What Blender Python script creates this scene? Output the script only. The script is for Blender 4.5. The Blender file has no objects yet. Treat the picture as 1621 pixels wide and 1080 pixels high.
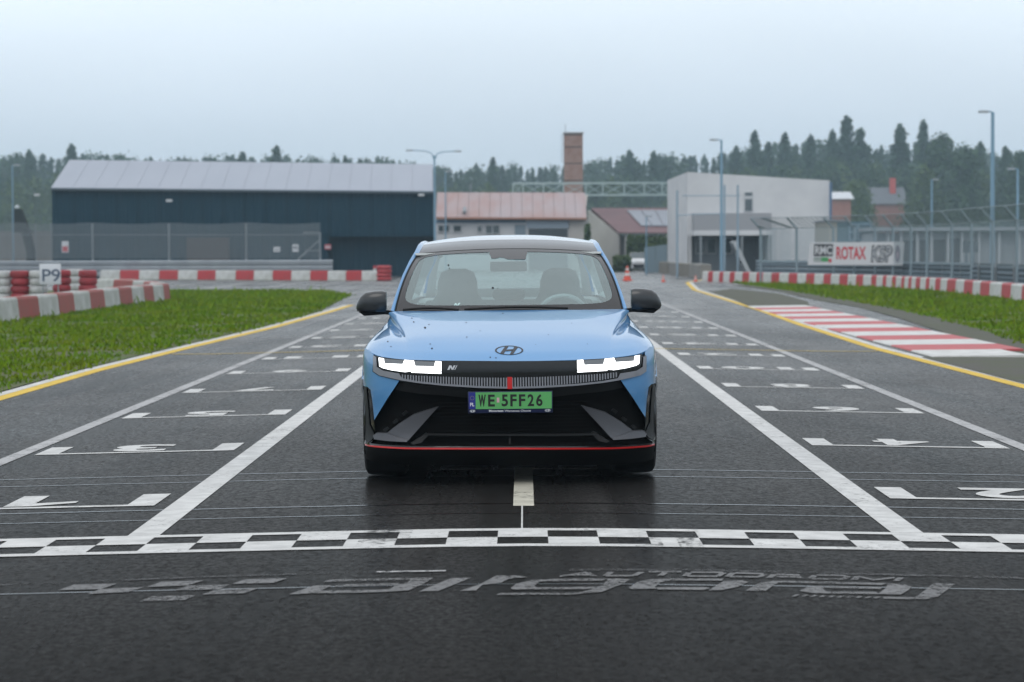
import bpy, bmesh, math, random
from mathutils import Vector, Matrix
from mathutils.bvhtree import BVHTree
from mathutils.geometry import delaunay_2d_cdt

random.seed(7)
SC = bpy.context.scene
COL = SC.collection
R = math.radians

# ------------------------------------------------------------------ camera
F = 3827.0                      # focal length in photo pixels (85 mm on 36 mm / 1621 px)
CAM = Vector((0.0, 0.0, 1.48))
YAW, PITCH, ROLL = math.atan(19.5 / F), math.atan(146.0 / F), R(0.25)
fw = Vector((-math.sin(YAW) * math.cos(PITCH), math.cos(YAW) * math.cos(PITCH), -math.sin(PITCH)))
rt0 = fw.cross(Vector((0, 0, 1))).normalized()
up0 = rt0.cross(fw).normalized()
rt = rt0 * math.cos(ROLL) - up0 * math.sin(ROLL)
up = up0 * math.cos(ROLL) + rt0 * math.sin(ROLL)
cd = bpy.data.cameras.new('camera')
cd.lens, cd.sensor_width = 85.0, 36.0
cd.clip_start, cd.clip_end = 0.1, 6000
cd.dof.use_dof, cd.dof.focus_distance, cd.dof.aperture_fstop = True, 15.4, 3.9
cam = bpy.data.objects.new('camera', cd)
COL.objects.link(cam)
m = Matrix((rt, up, -fw)).transposed().to_4x4()
m.translation = CAM
cam.matrix_world = m
SC.camera = cam

# ------------------------------------------------------------------ world, sun, exposure
SUN_EL, SUN_AZ = R(50), R(200)
w = bpy.data.worlds.new('World')
SC.world = w
w.use_nodes = True
nt = w.node_tree
nt.nodes.clear()
out = nt.nodes.new('ShaderNodeOutputWorld')
bg = nt.nodes.new('ShaderNodeBackground')
sky = nt.nodes.new('ShaderNodeTexSky')
sky.sky_type = 'NISHITA'
sky.sun_disc = False
sky.sun_elevation, sky.sun_rotation = SUN_EL, SUN_AZ
sky.dust_density, sky.air_density = 4.0, 1.0
sc_ = nt.nodes.new('ShaderNodeVectorMath'); sc_.operation = 'SCALE'
sc_.inputs['Scale'].default_value = 0.035
nt.links.new(sky.outputs[0], sc_.inputs[0])
tc = nt.nodes.new('ShaderNodeTexCoord')
sep = nt.nodes.new('ShaderNodeSeparateXYZ')
nt.links.new(tc.outputs['Generated'], sep.inputs[0])
ramp = nt.nodes.new('ShaderNodeValToRGB')       # overcast: darker, greyer towards the horizon
els = ramp.color_ramp.elements
K = 1 / 2.0                                     # ramp colours are stored halved, the Background strength is 2
def kc(r, g, b): return (r * K, g * K, b * K, 1)
els[0].position, els[0].color = 0.0, kc(0.66, 0.74, 0.85)
els[1].position, els[1].color = 0.10, kc(1.02, 1.14, 1.26)
e = els.new(0.05); e.color = kc(0.80, 0.91, 1.04)
e = els.new(0.5); e.color = kc(0.98, 1.03, 1.10)
e = els.new(1.0); e.color = kc(1.18, 1.21, 1.26)
nt.links.new(sep.outputs['Z'], ramp.inputs[0])
nz = nt.nodes.new('ShaderNodeTexNoise')
nz.inputs['Scale'].default_value = 2.2
nz.inputs['Detail'].default_value = 3
mpw = nt.nodes.new('ShaderNodeMapping')
mpw.inputs['Scale'].default_value = (1, 1, 3)
nt.links.new(tc.outputs['Generated'], mpw.inputs[0])
nt.links.new(mpw.outputs[0], nz.inputs[0])
mr = nt.nodes.new('ShaderNodeMapRange')
mr.inputs[1].default_value, mr.inputs[2].default_value = 0.3, 0.7
mr.inputs[3].default_value, mr.inputs[4].default_value = 0.91, 1.07
nt.links.new(nz.outputs[0], mr.inputs[0])
sc2 = nt.nodes.new('ShaderNodeVectorMath'); sc2.operation = 'SCALE'
nt.links.new(ramp.outputs[0], sc2.inputs[0]); nt.links.new(mr.outputs[0], sc2.inputs['Scale'])
mix = nt.nodes.new('ShaderNodeMix'); mix.data_type = 'RGBA'
mix.inputs[0].default_value = 0.92
nt.links.new(sc_.outputs[0], mix.inputs[6]); nt.links.new(sc2.outputs[0], mix.inputs[7])
nt.links.new(mix.outputs[2], bg.inputs[0])
bg.inputs[1].default_value = 2.0
nt.links.new(bg.outputs[0], out.inputs[0])

sl = bpy.data.lights.new('sun', 'SUN')
sl.energy, sl.angle, sl.color = 0.7, R(40), (1.0, 0.97, 0.93)
so = bpy.data.objects.new('sun', sl)
COL.objects.link(so)
dirv = Vector((math.sin(SUN_AZ) * math.cos(SUN_EL), math.cos(SUN_AZ) * math.cos(SUN_EL), math.sin(SUN_EL)))
so.rotation_euler = dirv.to_track_quat('Z', 'Y').to_euler()

SC.view_settings.view_transform = 'Standard'
SC.view_settings.look = 'None'
SC.view_settings.exposure = 0.0
SC.view_settings.gamma = 1.0
SC.render.engine = 'CYCLES'
cy = SC.cycles
cy.use_denoising = True
try:
    cy.denoiser = 'OPENIMAGEDENOISE'
except Exception:
    pass
cy.max_bounces, cy.diffuse_bounces, cy.glossy_bounces = 8, 3, 4
cy.transmission_bounces, cy.volume_bounces, cy.transparent_max_bounces = 6, 2, 16
cy.caustics_reflective = cy.caustics_refractive = False

# ------------------------------------------------------------------ pixel and ground helpers
def G(x):                                   # cambered track: crown in the middle, level beyond 4.6 m
    a = min(abs(x - 0.02), 4.6)
    return -0.021 * (math.sqrt(a * a + 0.36) - 0.6)

def ray(px, py):
    return (fw + rt * ((px - 810.5) / F) - up * ((py - 540.0) / F)).normalized()

def gp(px, py, off=0.0):                    # photo pixel -> point on the ground
    v = ray(px, py)
    z = 0.0
    for _ in range(8):
        t = (z + off - CAM.z) / v.z
        p = CAM + v * t
        z = G(p.x)
    return Vector((p.x, p.y, z + off))

def wp(px, py, Y):                          # photo pixel at world distance Y
    v = ray(px, py)
    return CAM + v * ((Y - CAM.y) / v.y)

ZL = G(10.0)                                # level of everything off the track

# ------------------------------------------------------------------ object helpers
ORG = {}
def tag(o, label=None, cat=None, group=None, kind=None):
    if label: o['label'] = label
    if cat: o['category'] = cat
    if group: o['group'] = group
    if kind: o['kind'] = kind
    return o

def thing(name, label, cat, loc=(0, 0, 0), group=None):
    o = bpy.data.objects.new(name, None)
    o.empty_display_size = 0.1
    COL.objects.link(o)
    o.location = loc
    ORG[o.name] = Vector(loc)
    return tag(o, label, cat, group)

class MB:
    def __init__(s):
        s.v, s.f = [], []
    def add(s, vs, fs):
        n = len(s.v)
        s.v += [Vector(v) for v in vs]
        s.f += [tuple(i + n for i in f) for f in fs]
        return s
    def box(s, lo, hi):
        x0, y0, z0 = lo; x1, y1, z1 = hi
        return s.add([(x0,y0,z0),(x1,y0,z0),(x1,y1,z0),(x0,y1,z0),(x0,y0,z1),(x1,y0,z1),(x1,y1,z1),(x0,y1,z1)],
                     [(0,3,2,1),(4,5,6,7),(0,1,5,4),(1,2,6,5),(2,3,7,6),(3,0,4,7)])
    def obox(s, c, ax, ay, az):             # centre and three half axes
        c, ax, ay, az = Vector(c), Vector(ax), Vector(ay), Vector(az)
        vs = [c + ax*i + ay*j + az*k for k in (-1, 1) for i, j in ((-1,-1),(1,-1),(1,1),(-1,1))]
        return s.add(vs, [(0,3,2,1),(4,5,6,7),(0,1,5,4),(1,2,6,5),(2,3,7,6),(3,0,4,7)])
    def bar(s, a, b, wd, ht):               # rectangular bar from a to b
        a, b = Vector(a), Vector(b)
        d = (b - a)
        u = Vector((0, 0, 1)) if abs(d.normalized().z) < 0.95 else Vector((0, 1, 0))
        x = d.cross(u).normalized() * wd / 2
        y = x.cross(d).normalized() * ht / 2
        return s.obox((a + b) / 2, d / 2, x, y)
    def tube(s, a, b, r0, r1=None, n=8, cap=True):
        a, b = Vector(a), Vector(b)
        r1 = r0 if r1 is None else r1
        d = (b - a).normalized()
        u = Vector((0, 0, 1)) if abs(d.z) < 0.95 else Vector((1, 0, 0))
        x = d.cross(u).normalized(); y = x.cross(d)
        vs = []
        for p, r in ((a, r0), (b, r1)):
            for i in range(n):
                t = 2 * math.pi * i / n
                vs.append(p + x * (r * math.cos(t)) + y * (r * math.sin(t)))
        fs = [(i, (i + 1) % n, n + (i + 1) % n, n + i) for i in range(n)]
        if cap: fs += [tuple(range(n - 1, -1, -1)), tuple(range(n, 2 * n))]
        return s.add(vs, fs)
    def path(s, pts, r, n=8):
        for a, b in zip(pts[:-1], pts[1:]): s.tube(a, b, r, n=n)
        return s
    def prism(s, pts, d):                   # planar polygon extruded by vector d
        pts = [Vector(p) for p in pts]; d = Vector(d); n = len(pts)
        fs = [tuple(range(n)), tuple(range(2*n-1, n-1, -1))] + [(i, n+i, n+(i+1)%n, (i+1)%n) for i in range(n)]
        return s.add(pts + [p + d for p in pts], fs)
    def lathe(s, prof, c, ax='Z', n=24, closed=False):   # prof: (radius, height)
        vs, fs = [], []
        c = Vector(c)
        k = len(prof)
        for i in range(n):
            t = 2 * math.pi * i / n
            for r, h in prof:
                p = Vector((r*math.cos(t), r*math.sin(t), h)) if ax == 'Z' else Vector((h, r*math.cos(t), r*math.sin(t)))
                vs.append(c + p)
        rng = range(k) if closed else range(k - 1)
        for i in range(n):
            for j in rng:
                a, b = i*k + j, i*k + (j+1) % k
                c2, d2 = ((i+1) % n)*k + (j+1) % k, ((i+1) % n)*k + j
                fs.append((a, d2, c2, b))
        return s.add(vs, fs)
    def grid(s, rows):                      # rows of points -> quads
        n = len(rows[0])
        vs = [p for r in rows for p in r]
        fs = [(i*n + j, i*n + j + 1, (i+1)*n + j + 1, (i+1)*n + j) for i in range(len(rows)-1) for j in range(n-1)]
        return s.add(vs, fs)
    def build(s, name, mat, parent=None, smooth=True, ang=35, fix=True, bevel=0, share=None):
        org = Vector((0, 0, 0))
        if parent is not None: org = ORG.get(parent.name, org)
        me = bpy.data.meshes.new(name)
        me.from_pydata([v - org for v in s.v], [], s.f)
        o = bpy.data.objects.new(name, me)
        COL.objects.link(o)
        if parent is not None:
            o.parent = parent
            ORG[o.name] = org
        me.materials.append(mat)
        finish(me, smooth, ang, fix, bevel)
        return o

def finish(me, smooth=True, ang=35, fix=True, bevel=0):
    bm = bmesh.new(); bm.from_mesh(me)
    if fix: bmesh.ops.recalc_face_normals(bm, faces=bm.faces)
    if bevel:
        es = [e for e in bm.edges if len(e.link_faces) == 2 and e.calc_face_angle(0) > 0.6]
        bmesh.ops.bevel(bm, geom=es, offset=bevel, segments=2, affect='EDGES', profile=0.5)
    if smooth:
        for f in bm.faces: f.smooth = True
        th = R(ang)
        for e in bm.edges:
            if len(e.link_faces) == 2 and e.calc_face_angle(0) > th: e.smooth = False
    bm.to_mesh(me); bm.free()
    me.update()

def tri_poly(pts2, maxlen):
    """constrained Delaunay fill of a 2D polygon with edges of about maxlen; returns a bmesh in the xy plane"""
    P = [Vector((p[0], p[1])) for p in pts2]
    B_ = []
    for a, b in zip(P, P[1:] + P[:1]):
        n = max(1, math.ceil((b - a).length / maxlen))
        B_ += [a.lerp(b, k / n) for k in range(n)]
    x0, x1 = min(p.x for p in P), max(p.x for p in P)
    y0, y1 = min(p.y for p in P), max(p.y for p in P)
    inner = []
    T = [(p.x, p.y) for p in P]
    nx, ny = int((x1 - x0) / maxlen), int((y1 - y0) / maxlen)
    if nx * ny < 40000:
        for i in range(nx + 1):
            for j in range(ny + 1):
                q = Vector((x0 + (i + 0.5) * maxlen, y0 + (j + 0.25 + 0.5 * (i % 2)) * maxlen))
                if in_poly(q.x, q.y, T): inner.append(q)
    n = len(B_)
    vs, _, fs, *_r = delaunay_2d_cdt(B_ + inner, [(i, (i + 1) % n) for i in range(n)], [list(range(n))], 1, 1e-7)
    bm = bmesh.new()
    bv = [bm.verts.new((v.x, v.y, 0)) for v in vs]
    for f in fs:
        try: bm.faces.new([bv[i] for i in f])
        except ValueError: pass
    bmesh.ops.triangulate(bm, faces=[f for f in bm.faces if len(f.verts) > 3])
    for v in [v for v in bm.verts if not v.link_faces]: bm.verts.remove(v)
    return bm

def in_poly(x, y, P):
    c = False
    for i in range(len(P)):
        (x0, y0), (x1, y1) = P[i], P[i-1]
        if (y0 > y) != (y1 > y) and x < (x1 - x0) * (y - y0) / (y1 - y0) + x0: c = not c
    return c

def text_mesh(body, size=1.0, off=0.0, space=1.0):
    cu = bpy.data.curves.new('glyphs', 'FONT')
    cu.body, cu.size, cu.offset, cu.space_character = body, size, off, space
    cu.resolution_u = 4
    o = bpy.data.objects.new('glyphs', cu)
    COL.objects.link(o)
    me = bpy.data.meshes.new_from_object(o.evaluated_get(bpy.context.evaluated_depsgraph_get()))
    bpy.data.objects.remove(o)
    vs = [v.co.copy() for v in me.vertices]
    fs = [tuple(p.vertices) for p in me.polygons]
    bpy.data.meshes.remove(me)
    bpy.data.curves.remove(cu)
    x0, x1 = min(v.x for v in vs), max(v.x for v in vs)
    y0, y1 = min(v.y for v in vs), max(v.y for v in vs)
    # normalised 0..1 in both directions
    return [((v.x - x0) / (x1 - x0), (v.y - y0) / (y1 - y0)) for v in vs], fs

# ------------------------------------------------------------------ materials
MATS = {}
def mat(name, col, rough=0.6, metal=0.0, spec=0.5, noise=None, coat=0.0, bump=None, emit=None, coatr=0.05):
    """col base colour; noise=(scale, amount, colour2[, stretch]) worn patches; bump=(scale, strength)"""
    if name in MATS: return MATS[name]
    ma = bpy.data.materials.new(name); MATS[name] = ma
    ma.use_nodes = True
    t = ma.node_tree; b = t.nodes['Principled BSDF']
    b.inputs['Base Color'].default_value = (*col, 1)
    b.inputs['Roughness'].default_value = rough
    b.inputs['Metallic'].default_value = metal
    b.inputs['Specular IOR Level'].default_value = spec
    b.inputs['Coat Weight'].default_value = coat
    b.inputs['Coat Roughness'].default_value = coatr
    if noise or bump:
        co = t.nodes.new('ShaderNodeTexCoord')
    if noise:
        n = t.nodes.new('ShaderNodeTexNoise'); n.inputs['Scale'].default_value = noise[0]
        n.inputs['Detail'].default_value = 6; n.inputs['Roughness'].default_value = 0.65
        src = co.outputs['Object']
        if len(noise) > 3:
            mp = t.nodes.new('ShaderNodeMapping'); mp.inputs['Scale'].default_value = noise[3]
            t.links.new(src, mp.inputs[0]); src = mp.outputs[0]
        t.links.new(src, n.inputs[0])
        r = t.nodes.new('ShaderNodeMapRange')
        r.inputs[1].default_value, r.inputs[2].default_value = 0.38, 0.68
        r.inputs[3].default_value, r.inputs[4].default_value = 0.0, noise[1]
        t.links.new(n.outputs[0], r.inputs[0])
        mx = t.nodes.new('ShaderNodeMix'); mx.data_type = 'RGBA'
        mx.inputs[6].default_value = (*col, 1); mx.inputs[7].default_value = (*noise[2], 1)
        t.links.new(r.outputs[0], mx.inputs[0]); t.links.new(mx.outputs[2], b.inputs['Base Color'])
    if bump:
        n2 = t.nodes.new('ShaderNodeTexNoise'); n2.inputs['Scale'].default_value = bump[0]
        n2.inputs['Detail'].default_value = 4
        t.links.new(co.outputs['Object'], n2.inputs[0])
        bp = t.nodes.new('ShaderNodeBump'); bp.inputs['Strength'].default_value = bump[1]
        bp.inputs['Distance'].default_value = 0.01
        t.links.new(n2.outputs[0], bp.inputs['Height']); t.links.new(bp.outputs[0], b.inputs['Normal'])
    if emit:
        b.inputs['Emission Color'].default_value = (*emit[0], 1)
        b.inputs['Emission Strength'].default_value = emit[1]
    return ma

def asphalt_mat():
    ma = bpy.data.materials.new('asphalt'); ma.use_nodes = True
    t = ma.node_tree; b = t.nodes['Principled BSDF']
    co = t.nodes.new('ShaderNodeTexCoord')
    def noise(scale, detail, stretch=None, rough=0.6):
        n = t.nodes.new('ShaderNodeTexNoise'); n.inputs['Scale'].default_value = scale
        n.inputs['Detail'].default_value = detail; n.inputs['Roughness'].default_value = rough
        s = co.outputs['Object']
        if stretch:
            mp = t.nodes.new('ShaderNodeMapping'); mp.inputs['Scale'].default_value = stretch
            t.links.new(s, mp.inputs[0]); s = mp.outputs[0]
        t.links.new(s, n.inputs[0]); return n
    def rng(n, a, b_, c, d):
        r = t.nodes.new('ShaderNodeMapRange')
        for i, v in enumerate((a, b_, c, d)): r.inputs[i + 1].default_value = v
        t.links.new(n, r.inputs[0]); return r.outputs[0]
    def mul(a, b_):
        q = t.nodes.new('ShaderNodeMath'); q.operation = 'MULTIPLY'
        t.links.new(a, q.inputs[0]); t.links.new(b_, q.inputs[1]); return q.outputs[0]
    vor = t.nodes.new('ShaderNodeTexVoronoi'); vor.inputs['Scale'].default_value = 70
    t.links.new(co.outputs['Object'], vor.inputs[0])
    stone = rng(vor.outputs['Distance'], 0.0, 0.75, 1.35, 0.55)
    fine = rng(noise(40, 6, None, 0.8).outputs[0], 0.36, 0.64, 0.35, 1.8)
    patch = rng(noise(0.55, 4).outputs[0], 0.3, 0.7, 0.75, 1.25)
    lane = rng(noise(1.0, 4, (2.6, 0.05, 1)).outputs[0], 0.35, 0.65, 0.78, 1.18)   # wheel tracks
    v = mul(mul(stone, fine), mul(patch, lane))
    mx = t.nodes.new('ShaderNodeVectorMath'); mx.operation = 'SCALE'
    mx.inputs[0].default_value = (0.0125, 0.0120, 0.0115)
    t.links.new(v, mx.inputs['Scale']); t.links.new(mx.outputs[0], b.inputs['Base Color'])
    rr = t.nodes.new('ShaderNodeMath'); rr.operation = 'ADD'
    t.links.new(rng(noise(0.8, 5, (1.0, 0.25, 1)).outputs[0], 0.3, 0.7, 0.22, 0.32), rr.inputs[0])
    t.links.new(rng(lane, 0.78, 1.18, -0.03, 0.04), rr.inputs[1])
    t.links.new(rr.outputs[0], b.inputs['Roughness'])
    b.inputs['Specular IOR Level'].default_value = 0.0
    # thin film of damp on the stones: steep Fresnel gloss, broken up by the grain
    gl = t.nodes.new('ShaderNodeBsdfGlossy'); gl.inputs[0].default_value = (1, 0.99, 0.97, 1)
    frn = t.nodes.new('ShaderNodeFresnel'); frn.inputs[0].default_value = 1.03
    wet = mul(rng(noise(30, 6, (1, 0.6, 1), 0.85).outputs[0], 0.38, 0.62, 0.22, 0.78), rng(noise(0.35, 4, (1, 0.5, 1)).outputs[0], 0.3, 0.7, 0.8, 1.15))
    t.links.new(rr.outputs[0], gl.inputs['Roughness'])
    ms = t.nodes.new('ShaderNodeMixShader')
    t.links.new(mul(frn.outputs[0], wet), ms.inputs[0]); t.links.new(b.outputs[0], ms.inputs[1]); t.links.new(gl.outputs[0], ms.inputs[2])
    t.links.new(ms.outputs[0], t.nodes['Material Output'].inputs['Surface'])
    bp = t.nodes.new('ShaderNodeBump'); bp.inputs['Strength'].default_value = 0.12
    bp.inputs['Distance'].default_value = 0.006
    hh = t.nodes.new('ShaderNodeMath'); hh.operation = 'ADD'
    t.links.new(stone, hh.inputs[0]); t.links.new(fine, hh.inputs[1])
    t.links.new(hh.outputs[0], bp.inputs['Height']); t.links.new(bp.outputs[0], b.inputs['Normal'])
    return ma

def worn_paint(name, col, keep, scale=26.0, rough=0.6, spec=0.15):
    """road paint that lets the asphalt show through where it is worn (holes with a shape of their own)"""
    ma = bpy.data.materials.new(name); ma.use_nodes = True
    t = ma.node_tree; b = t.nodes['Principled BSDF']; o = t.nodes['Material Output']
    b.inputs['Roughness'].default_value = rough
    b.inputs['Specular IOR Level'].default_value = spec
    co = t.nodes.new('ShaderNodeTexCoord')
    n = t.nodes.new('ShaderNodeTexNoise'); n.inputs['Scale'].default_value = scale; n.inputs['Detail'].default_value = 6
    n.inputs['Roughness'].default_value = 0.7
    n2 = t.nodes.new('ShaderNodeTexNoise'); n2.inputs['Scale'].default_value = 1.7; n2.inputs['Detail'].default_value = 3
    t.links.new(co.outputs['Object'], n.inputs[0]); t.links.new(co.outputs['Object'], n2.inputs[0])
    ad = t.nodes.new('ShaderNodeMath'); ad.operation = 'MULTIPLY_ADD'; ad.inputs[1].default_value = 0.5
    t.links.new(n2.outputs[0], ad.inputs[0]); t.links.new(n.outputs[0], ad.inputs[2])
    r = t.nodes.new('ShaderNodeMapRange')
    r.inputs[1].default_value, r.inputs[2].default_value = keep - 0.10, keep + 0.10
    r.inputs[3].default_value, r.inputs[4].default_value = 1.0, 0.0
    t.links.new(ad.outputs[0], r.inputs[0])
    tr = t.nodes.new('ShaderNodeBsdfTransparent'); mx = t.nodes.new('ShaderNodeMixShader')
    t.links.new(r.outputs[0], mx.inputs[0]); t.links.new(tr.outputs[0], mx.inputs[1]); t.links.new(b.outputs[0], mx.inputs[2])
    t.links.new(mx.outputs[0], o.inputs['Surface'])
    cr = t.nodes.new('ShaderNodeMapRange'); cr.inputs[1].default_value, cr.inputs[2].default_value = 0.3, 0.7
    cr.inputs[3].default_value, cr.inputs[4].default_value = 0.78, 1.08
    n3 = t.nodes.new('ShaderNodeTexNoise'); n3.inputs['Scale'].default_value = 7; n3.inputs['Detail'].default_value = 5
    t.links.new(co.outputs['Object'], n3.inputs[0]); t.links.new(n3.outputs[0], cr.inputs[0])
    vm = t.nodes.new('ShaderNodeVectorMath'); vm.operation = 'SCALE'; vm.inputs[0].default_value = col
    t.links.new(cr.outputs[0], vm.inputs['Scale']); t.links.new(vm.outputs[0], b.inputs['Base Color'])
    bp = t.nodes.new('ShaderNodeBump'); bp.inputs['Strength'].default_value = 0.3; bp.inputs['Distance'].default_value = 0.004
    t.links.new(n.outputs[0], bp.inputs['Height']); t.links.new(bp.outputs[0], b.inputs['Normal'])
    return ma

def two_sided_fresnel(t, ior):
    """Fresnel that treats both faces of a thin sheet alike"""
    fr = t.nodes.new('ShaderNodeFresnel'); ge = t.nodes.new('ShaderNodeNewGeometry')
    r = t.nodes.new('ShaderNodeMapRange')
    r.inputs[3].default_value, r.inputs[4].default_value = ior, 1 / ior
    t.links.new(ge.outputs['Backfacing'], r.inputs[0]); t.links.new(r.outputs[0], fr.inputs[0])
    return fr

def glass_mat(name, tint, refl_ior=1.6, rough=0.01):
    ma = bpy.data.materials.new(name); ma.use_nodes = True
    t = ma.node_tree; o = t.nodes['Material Output']; t.nodes.remove(t.nodes['Principled BSDF'])
    tr = t.nodes.new('ShaderNodeBsdfTransparent'); tr.inputs[0].default_value = (*tint, 1)
    gl = t.nodes.new('ShaderNodeBsdfGlossy'); gl.inputs['Roughness'].default_value = rough
    gl.inputs[0].default_value = (0.84, 0.97, 0.97, 1)
    fr = two_sided_fresnel(t, refl_ior)
    mx = t.nodes.new('ShaderNodeMixShader')
    t.links.new(fr.outputs[0], mx.inputs[0]); t.links.new(tr.outputs[0], mx.inputs[1]); t.links.new(gl.outputs[0], mx.inputs[2])
    t.links.new(mx.outputs[0], o.inputs['Surface'])
    return ma

def net_mat(name, col, spacing, cover):
    """chain-link / netting too far away to tell the wires apart: crossing wires as a mask"""
    ma = bpy.data.materials.new(name); ma.use_nodes = True
    t = ma.node_tree; b = t.nodes['Principled BSDF']; o = t.nodes['Material Output']
    b.inputs['Base Color'].default_value = (*col, 1); b.inputs['Roughness'].default_value = 0.6
    co = t.nodes.new('ShaderNodeTexCoord'); sp = t.nodes.new('ShaderNodeSeparateXYZ')
    t.links.new(co.outputs['Object'], sp.inputs[0])
    outs = []
    for sgn in (1, -1):
        a = t.nodes.new('ShaderNodeMath'); a.operation = 'MULTIPLY_ADD'
        a.inputs[1].default_value = sgn; t.links.new(sp.outputs['Z'], a.inputs[0])
        s2 = t.nodes.new('ShaderNodeMath'); s2.operation = 'ADD'
        t.links.new(sp.outputs['X'], s2.inputs[0]); t.links.new(sp.outputs['Y'], s2.inputs[1])
        t.links.new(s2.outputs[0], a.inputs[2])
        d = t.nodes.new('ShaderNodeMath'); d.operation = 'DIVIDE'; d.inputs[1].default_value = spacing
        t.links.new(a.outputs[0], d.inputs[0])
        fr = t.nodes.new('ShaderNodeMath'); fr.operation = 'FRACT'; t.links.new(d.outputs[0], fr.inputs[0])
        lt = t.nodes.new('ShaderNodeMath'); lt.operation = 'LESS_THAN'; lt.inputs[1].default_value = cover
        t.links.new(fr.outputs[0], lt.inputs[0]); outs.append(lt.outputs[0])
    mxm = t.nodes.new('ShaderNodeMath'); mxm.operation = 'MAXIMUM'
    t.links.new(outs[0], mxm.inputs[0]); t.links.new(outs[1], mxm.inputs[1])
    tr = t.nodes.new('ShaderNodeBsdfTransparent'); ms = t.nodes.new('ShaderNodeMixShader')
    t.links.new(mxm.outputs[0], ms.inputs[0]); t.links.new(tr.outputs[0], ms.inputs[1]); t.links.new(b.outputs[0], ms.inputs[2])
    t.links.new(ms.outputs[0], o.inputs['Surface'])
    return ma

M_ASPH = asphalt_mat()
M_WHITE = worn_paint('white_road_paint', (0.60, 0.60, 0.585), 0.95)
M_GREYLINE = worn_paint('greyed_road_paint', (0.42, 0.42, 0.42), 0.90)
M_FADED = worn_paint('faded_road_paint', (0.17, 0.17, 0.17), 0.82, 34)
M_YELLOW = worn_paint('yellow_road_paint', (0.70, 0.47, 0.05), 0.98)
M_YFADE = worn_paint('faded_yellow_paint', (0.50, 0.38, 0.12), 0.90)
M_REDP = worn_paint('red_road_paint', (0.48, 0.045, 0.05), 0.92)
M_TAR = mat('tar_seam', (0.012, 0.012, 0.012), 0.22, spec=0.6)
M_GROUND = mat('rough_grass_ground', (0.06, 0.105, 0.010), 0.9, noise=(0.9, 0.95, (0.085, 0.07, 0.03)))
M_DIRT = mat('dirt_verge', (0.075, 0.07, 0.06), 0.9, noise=(2.0, 0.9, (0.06, 0.075, 0.025)))
M_BLADE = mat('grass_blade', (0.10, 0.205, 0.003), 0.7, noise=(0.6, 0.9, (0.17, 0.205, 0.008)), spec=0.05)

# ------------------------------------------------------------------ setting: ground, track, markings
ground = MB().add([(-700, -300, ZL - 0.06), (700, -300, ZL - 0.06), (700, 1000, ZL - 0.06), (-700, 1000, ZL - 0.06)], [(0, 1, 2, 3)]).build('ground', M_GROUND, smooth=False)
tag(ground, kind='structure')
xs = [-45, -30, -20, -12, -8] + [-6 + 0.2 * i for i in range(61)] + [8, 12, 20, 30, 45]
ys = [-12, 0, 5, 10, 15, 20, 30, 45, 60, 80, 100, 122, 180]
track = MB().grid([[Vector((x, y, G(x))) for x in xs] for y in ys]).build('race_track', M_ASPH, fix=False)
tag(track, kind='structure')

PAINT = 0.004
def paint(name, polys, ma, off=PAINT, cut=0.3):
    """flat road paint: polygons given in world x, y, laid on the cambered track"""
    mb = MB()
    for poly in polys:
        bm = tri_poly(poly, cut) if cut else None
        bm.verts.index_update()
        mb.add([(v.co.x, v.co.y, G(v.co.x) + off) for v in bm.verts], [tuple(v.index for v in f.verts) for f in bm.faces])
        bm.free()
    for k, f in enumerate(mb.f):            # keep every face up
        a, b_, c = (mb.v[i] for i in f[:3])
        if (b_ - a).cross(c - a).z < 0: mb.f[k] = tuple(reversed(f))
    return mb.build(name, ma, track, smooth=False, fix=False)

def rect(x0, x1, y0, y1): return [(x0, y0), (x1, y0), (x1, y1), (x0, y1)]

def strip(pts, wd):
    """polyline in xy -> list of quads"""
    P = [Vector((p[0], p[1], 0)) for p in pts]
    L, Rr = [], []
    for i, p in enumerate(P):
        d = (P[min(i+1, len(P)-1)] - P[max(i-1, 0)]).normalized()
        n = Vector((-d.y, d.x, 0)) * wd / 2
        L.append(p + n); Rr.append(p - n)
    return [[(L[i].x, L[i].y), (Rr[i].x, Rr[i].y), (Rr[i+1].x, Rr[i+1].y), (L[i+1].x, L[i+1].y)] for i in range(len(P)-1)]

CH0, CH1 = 11.97, 12.74
for sgn, nm in ((-1, 'left'), (1, 'right')):
    o = paint('lane_line', [rect(sgn*2.02 - 0.085, sgn*2.02 + 0.085, CH1 + 0.003, 62)], M_WHITE, cut=6)
    o = paint('lane_line', [rect(sgn*3.84 - 0.065, sgn*3.84 + 0.065, 6, 78)], M_GREYLINE, cut=6)
# chequered start line: two rows of checks between thin borders
col_w, xk = 0.258, 0.117
h_b = 0.10
r_h = (CH1 - CH0 - 2 * h_b) / 2
polys = [rect(-4.3, 4.3, CH0, CH0 + h_b), rect(-4.3, 4.3, CH1 - h_b, CH1)]
for k in range(-17, 16):
    x0 = xk + col_w * k
    row = (CH0 + h_b, CH0 + h_b + r_h) if k % 2 == 0 else (CH0 + h_b + r_h, CH1 - h_b)
    polys.append(rect(x0, x0 + col_w, row[0], row[1]))
paint('chequered_start_line', polys, M_WHITE, cut=0.4)
paint('centre_mark', [rect(-0.068, 0.052, 13.85, 16.3)], worn_paint('old_cream_paint', (0.52, 0.50, 0.42), 0.93), cut=0.4)
paint('centre_string_line', [rect(-0.021, -0.012, CH1, 13.85)], M_WHITE, cut=1.0)
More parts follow.
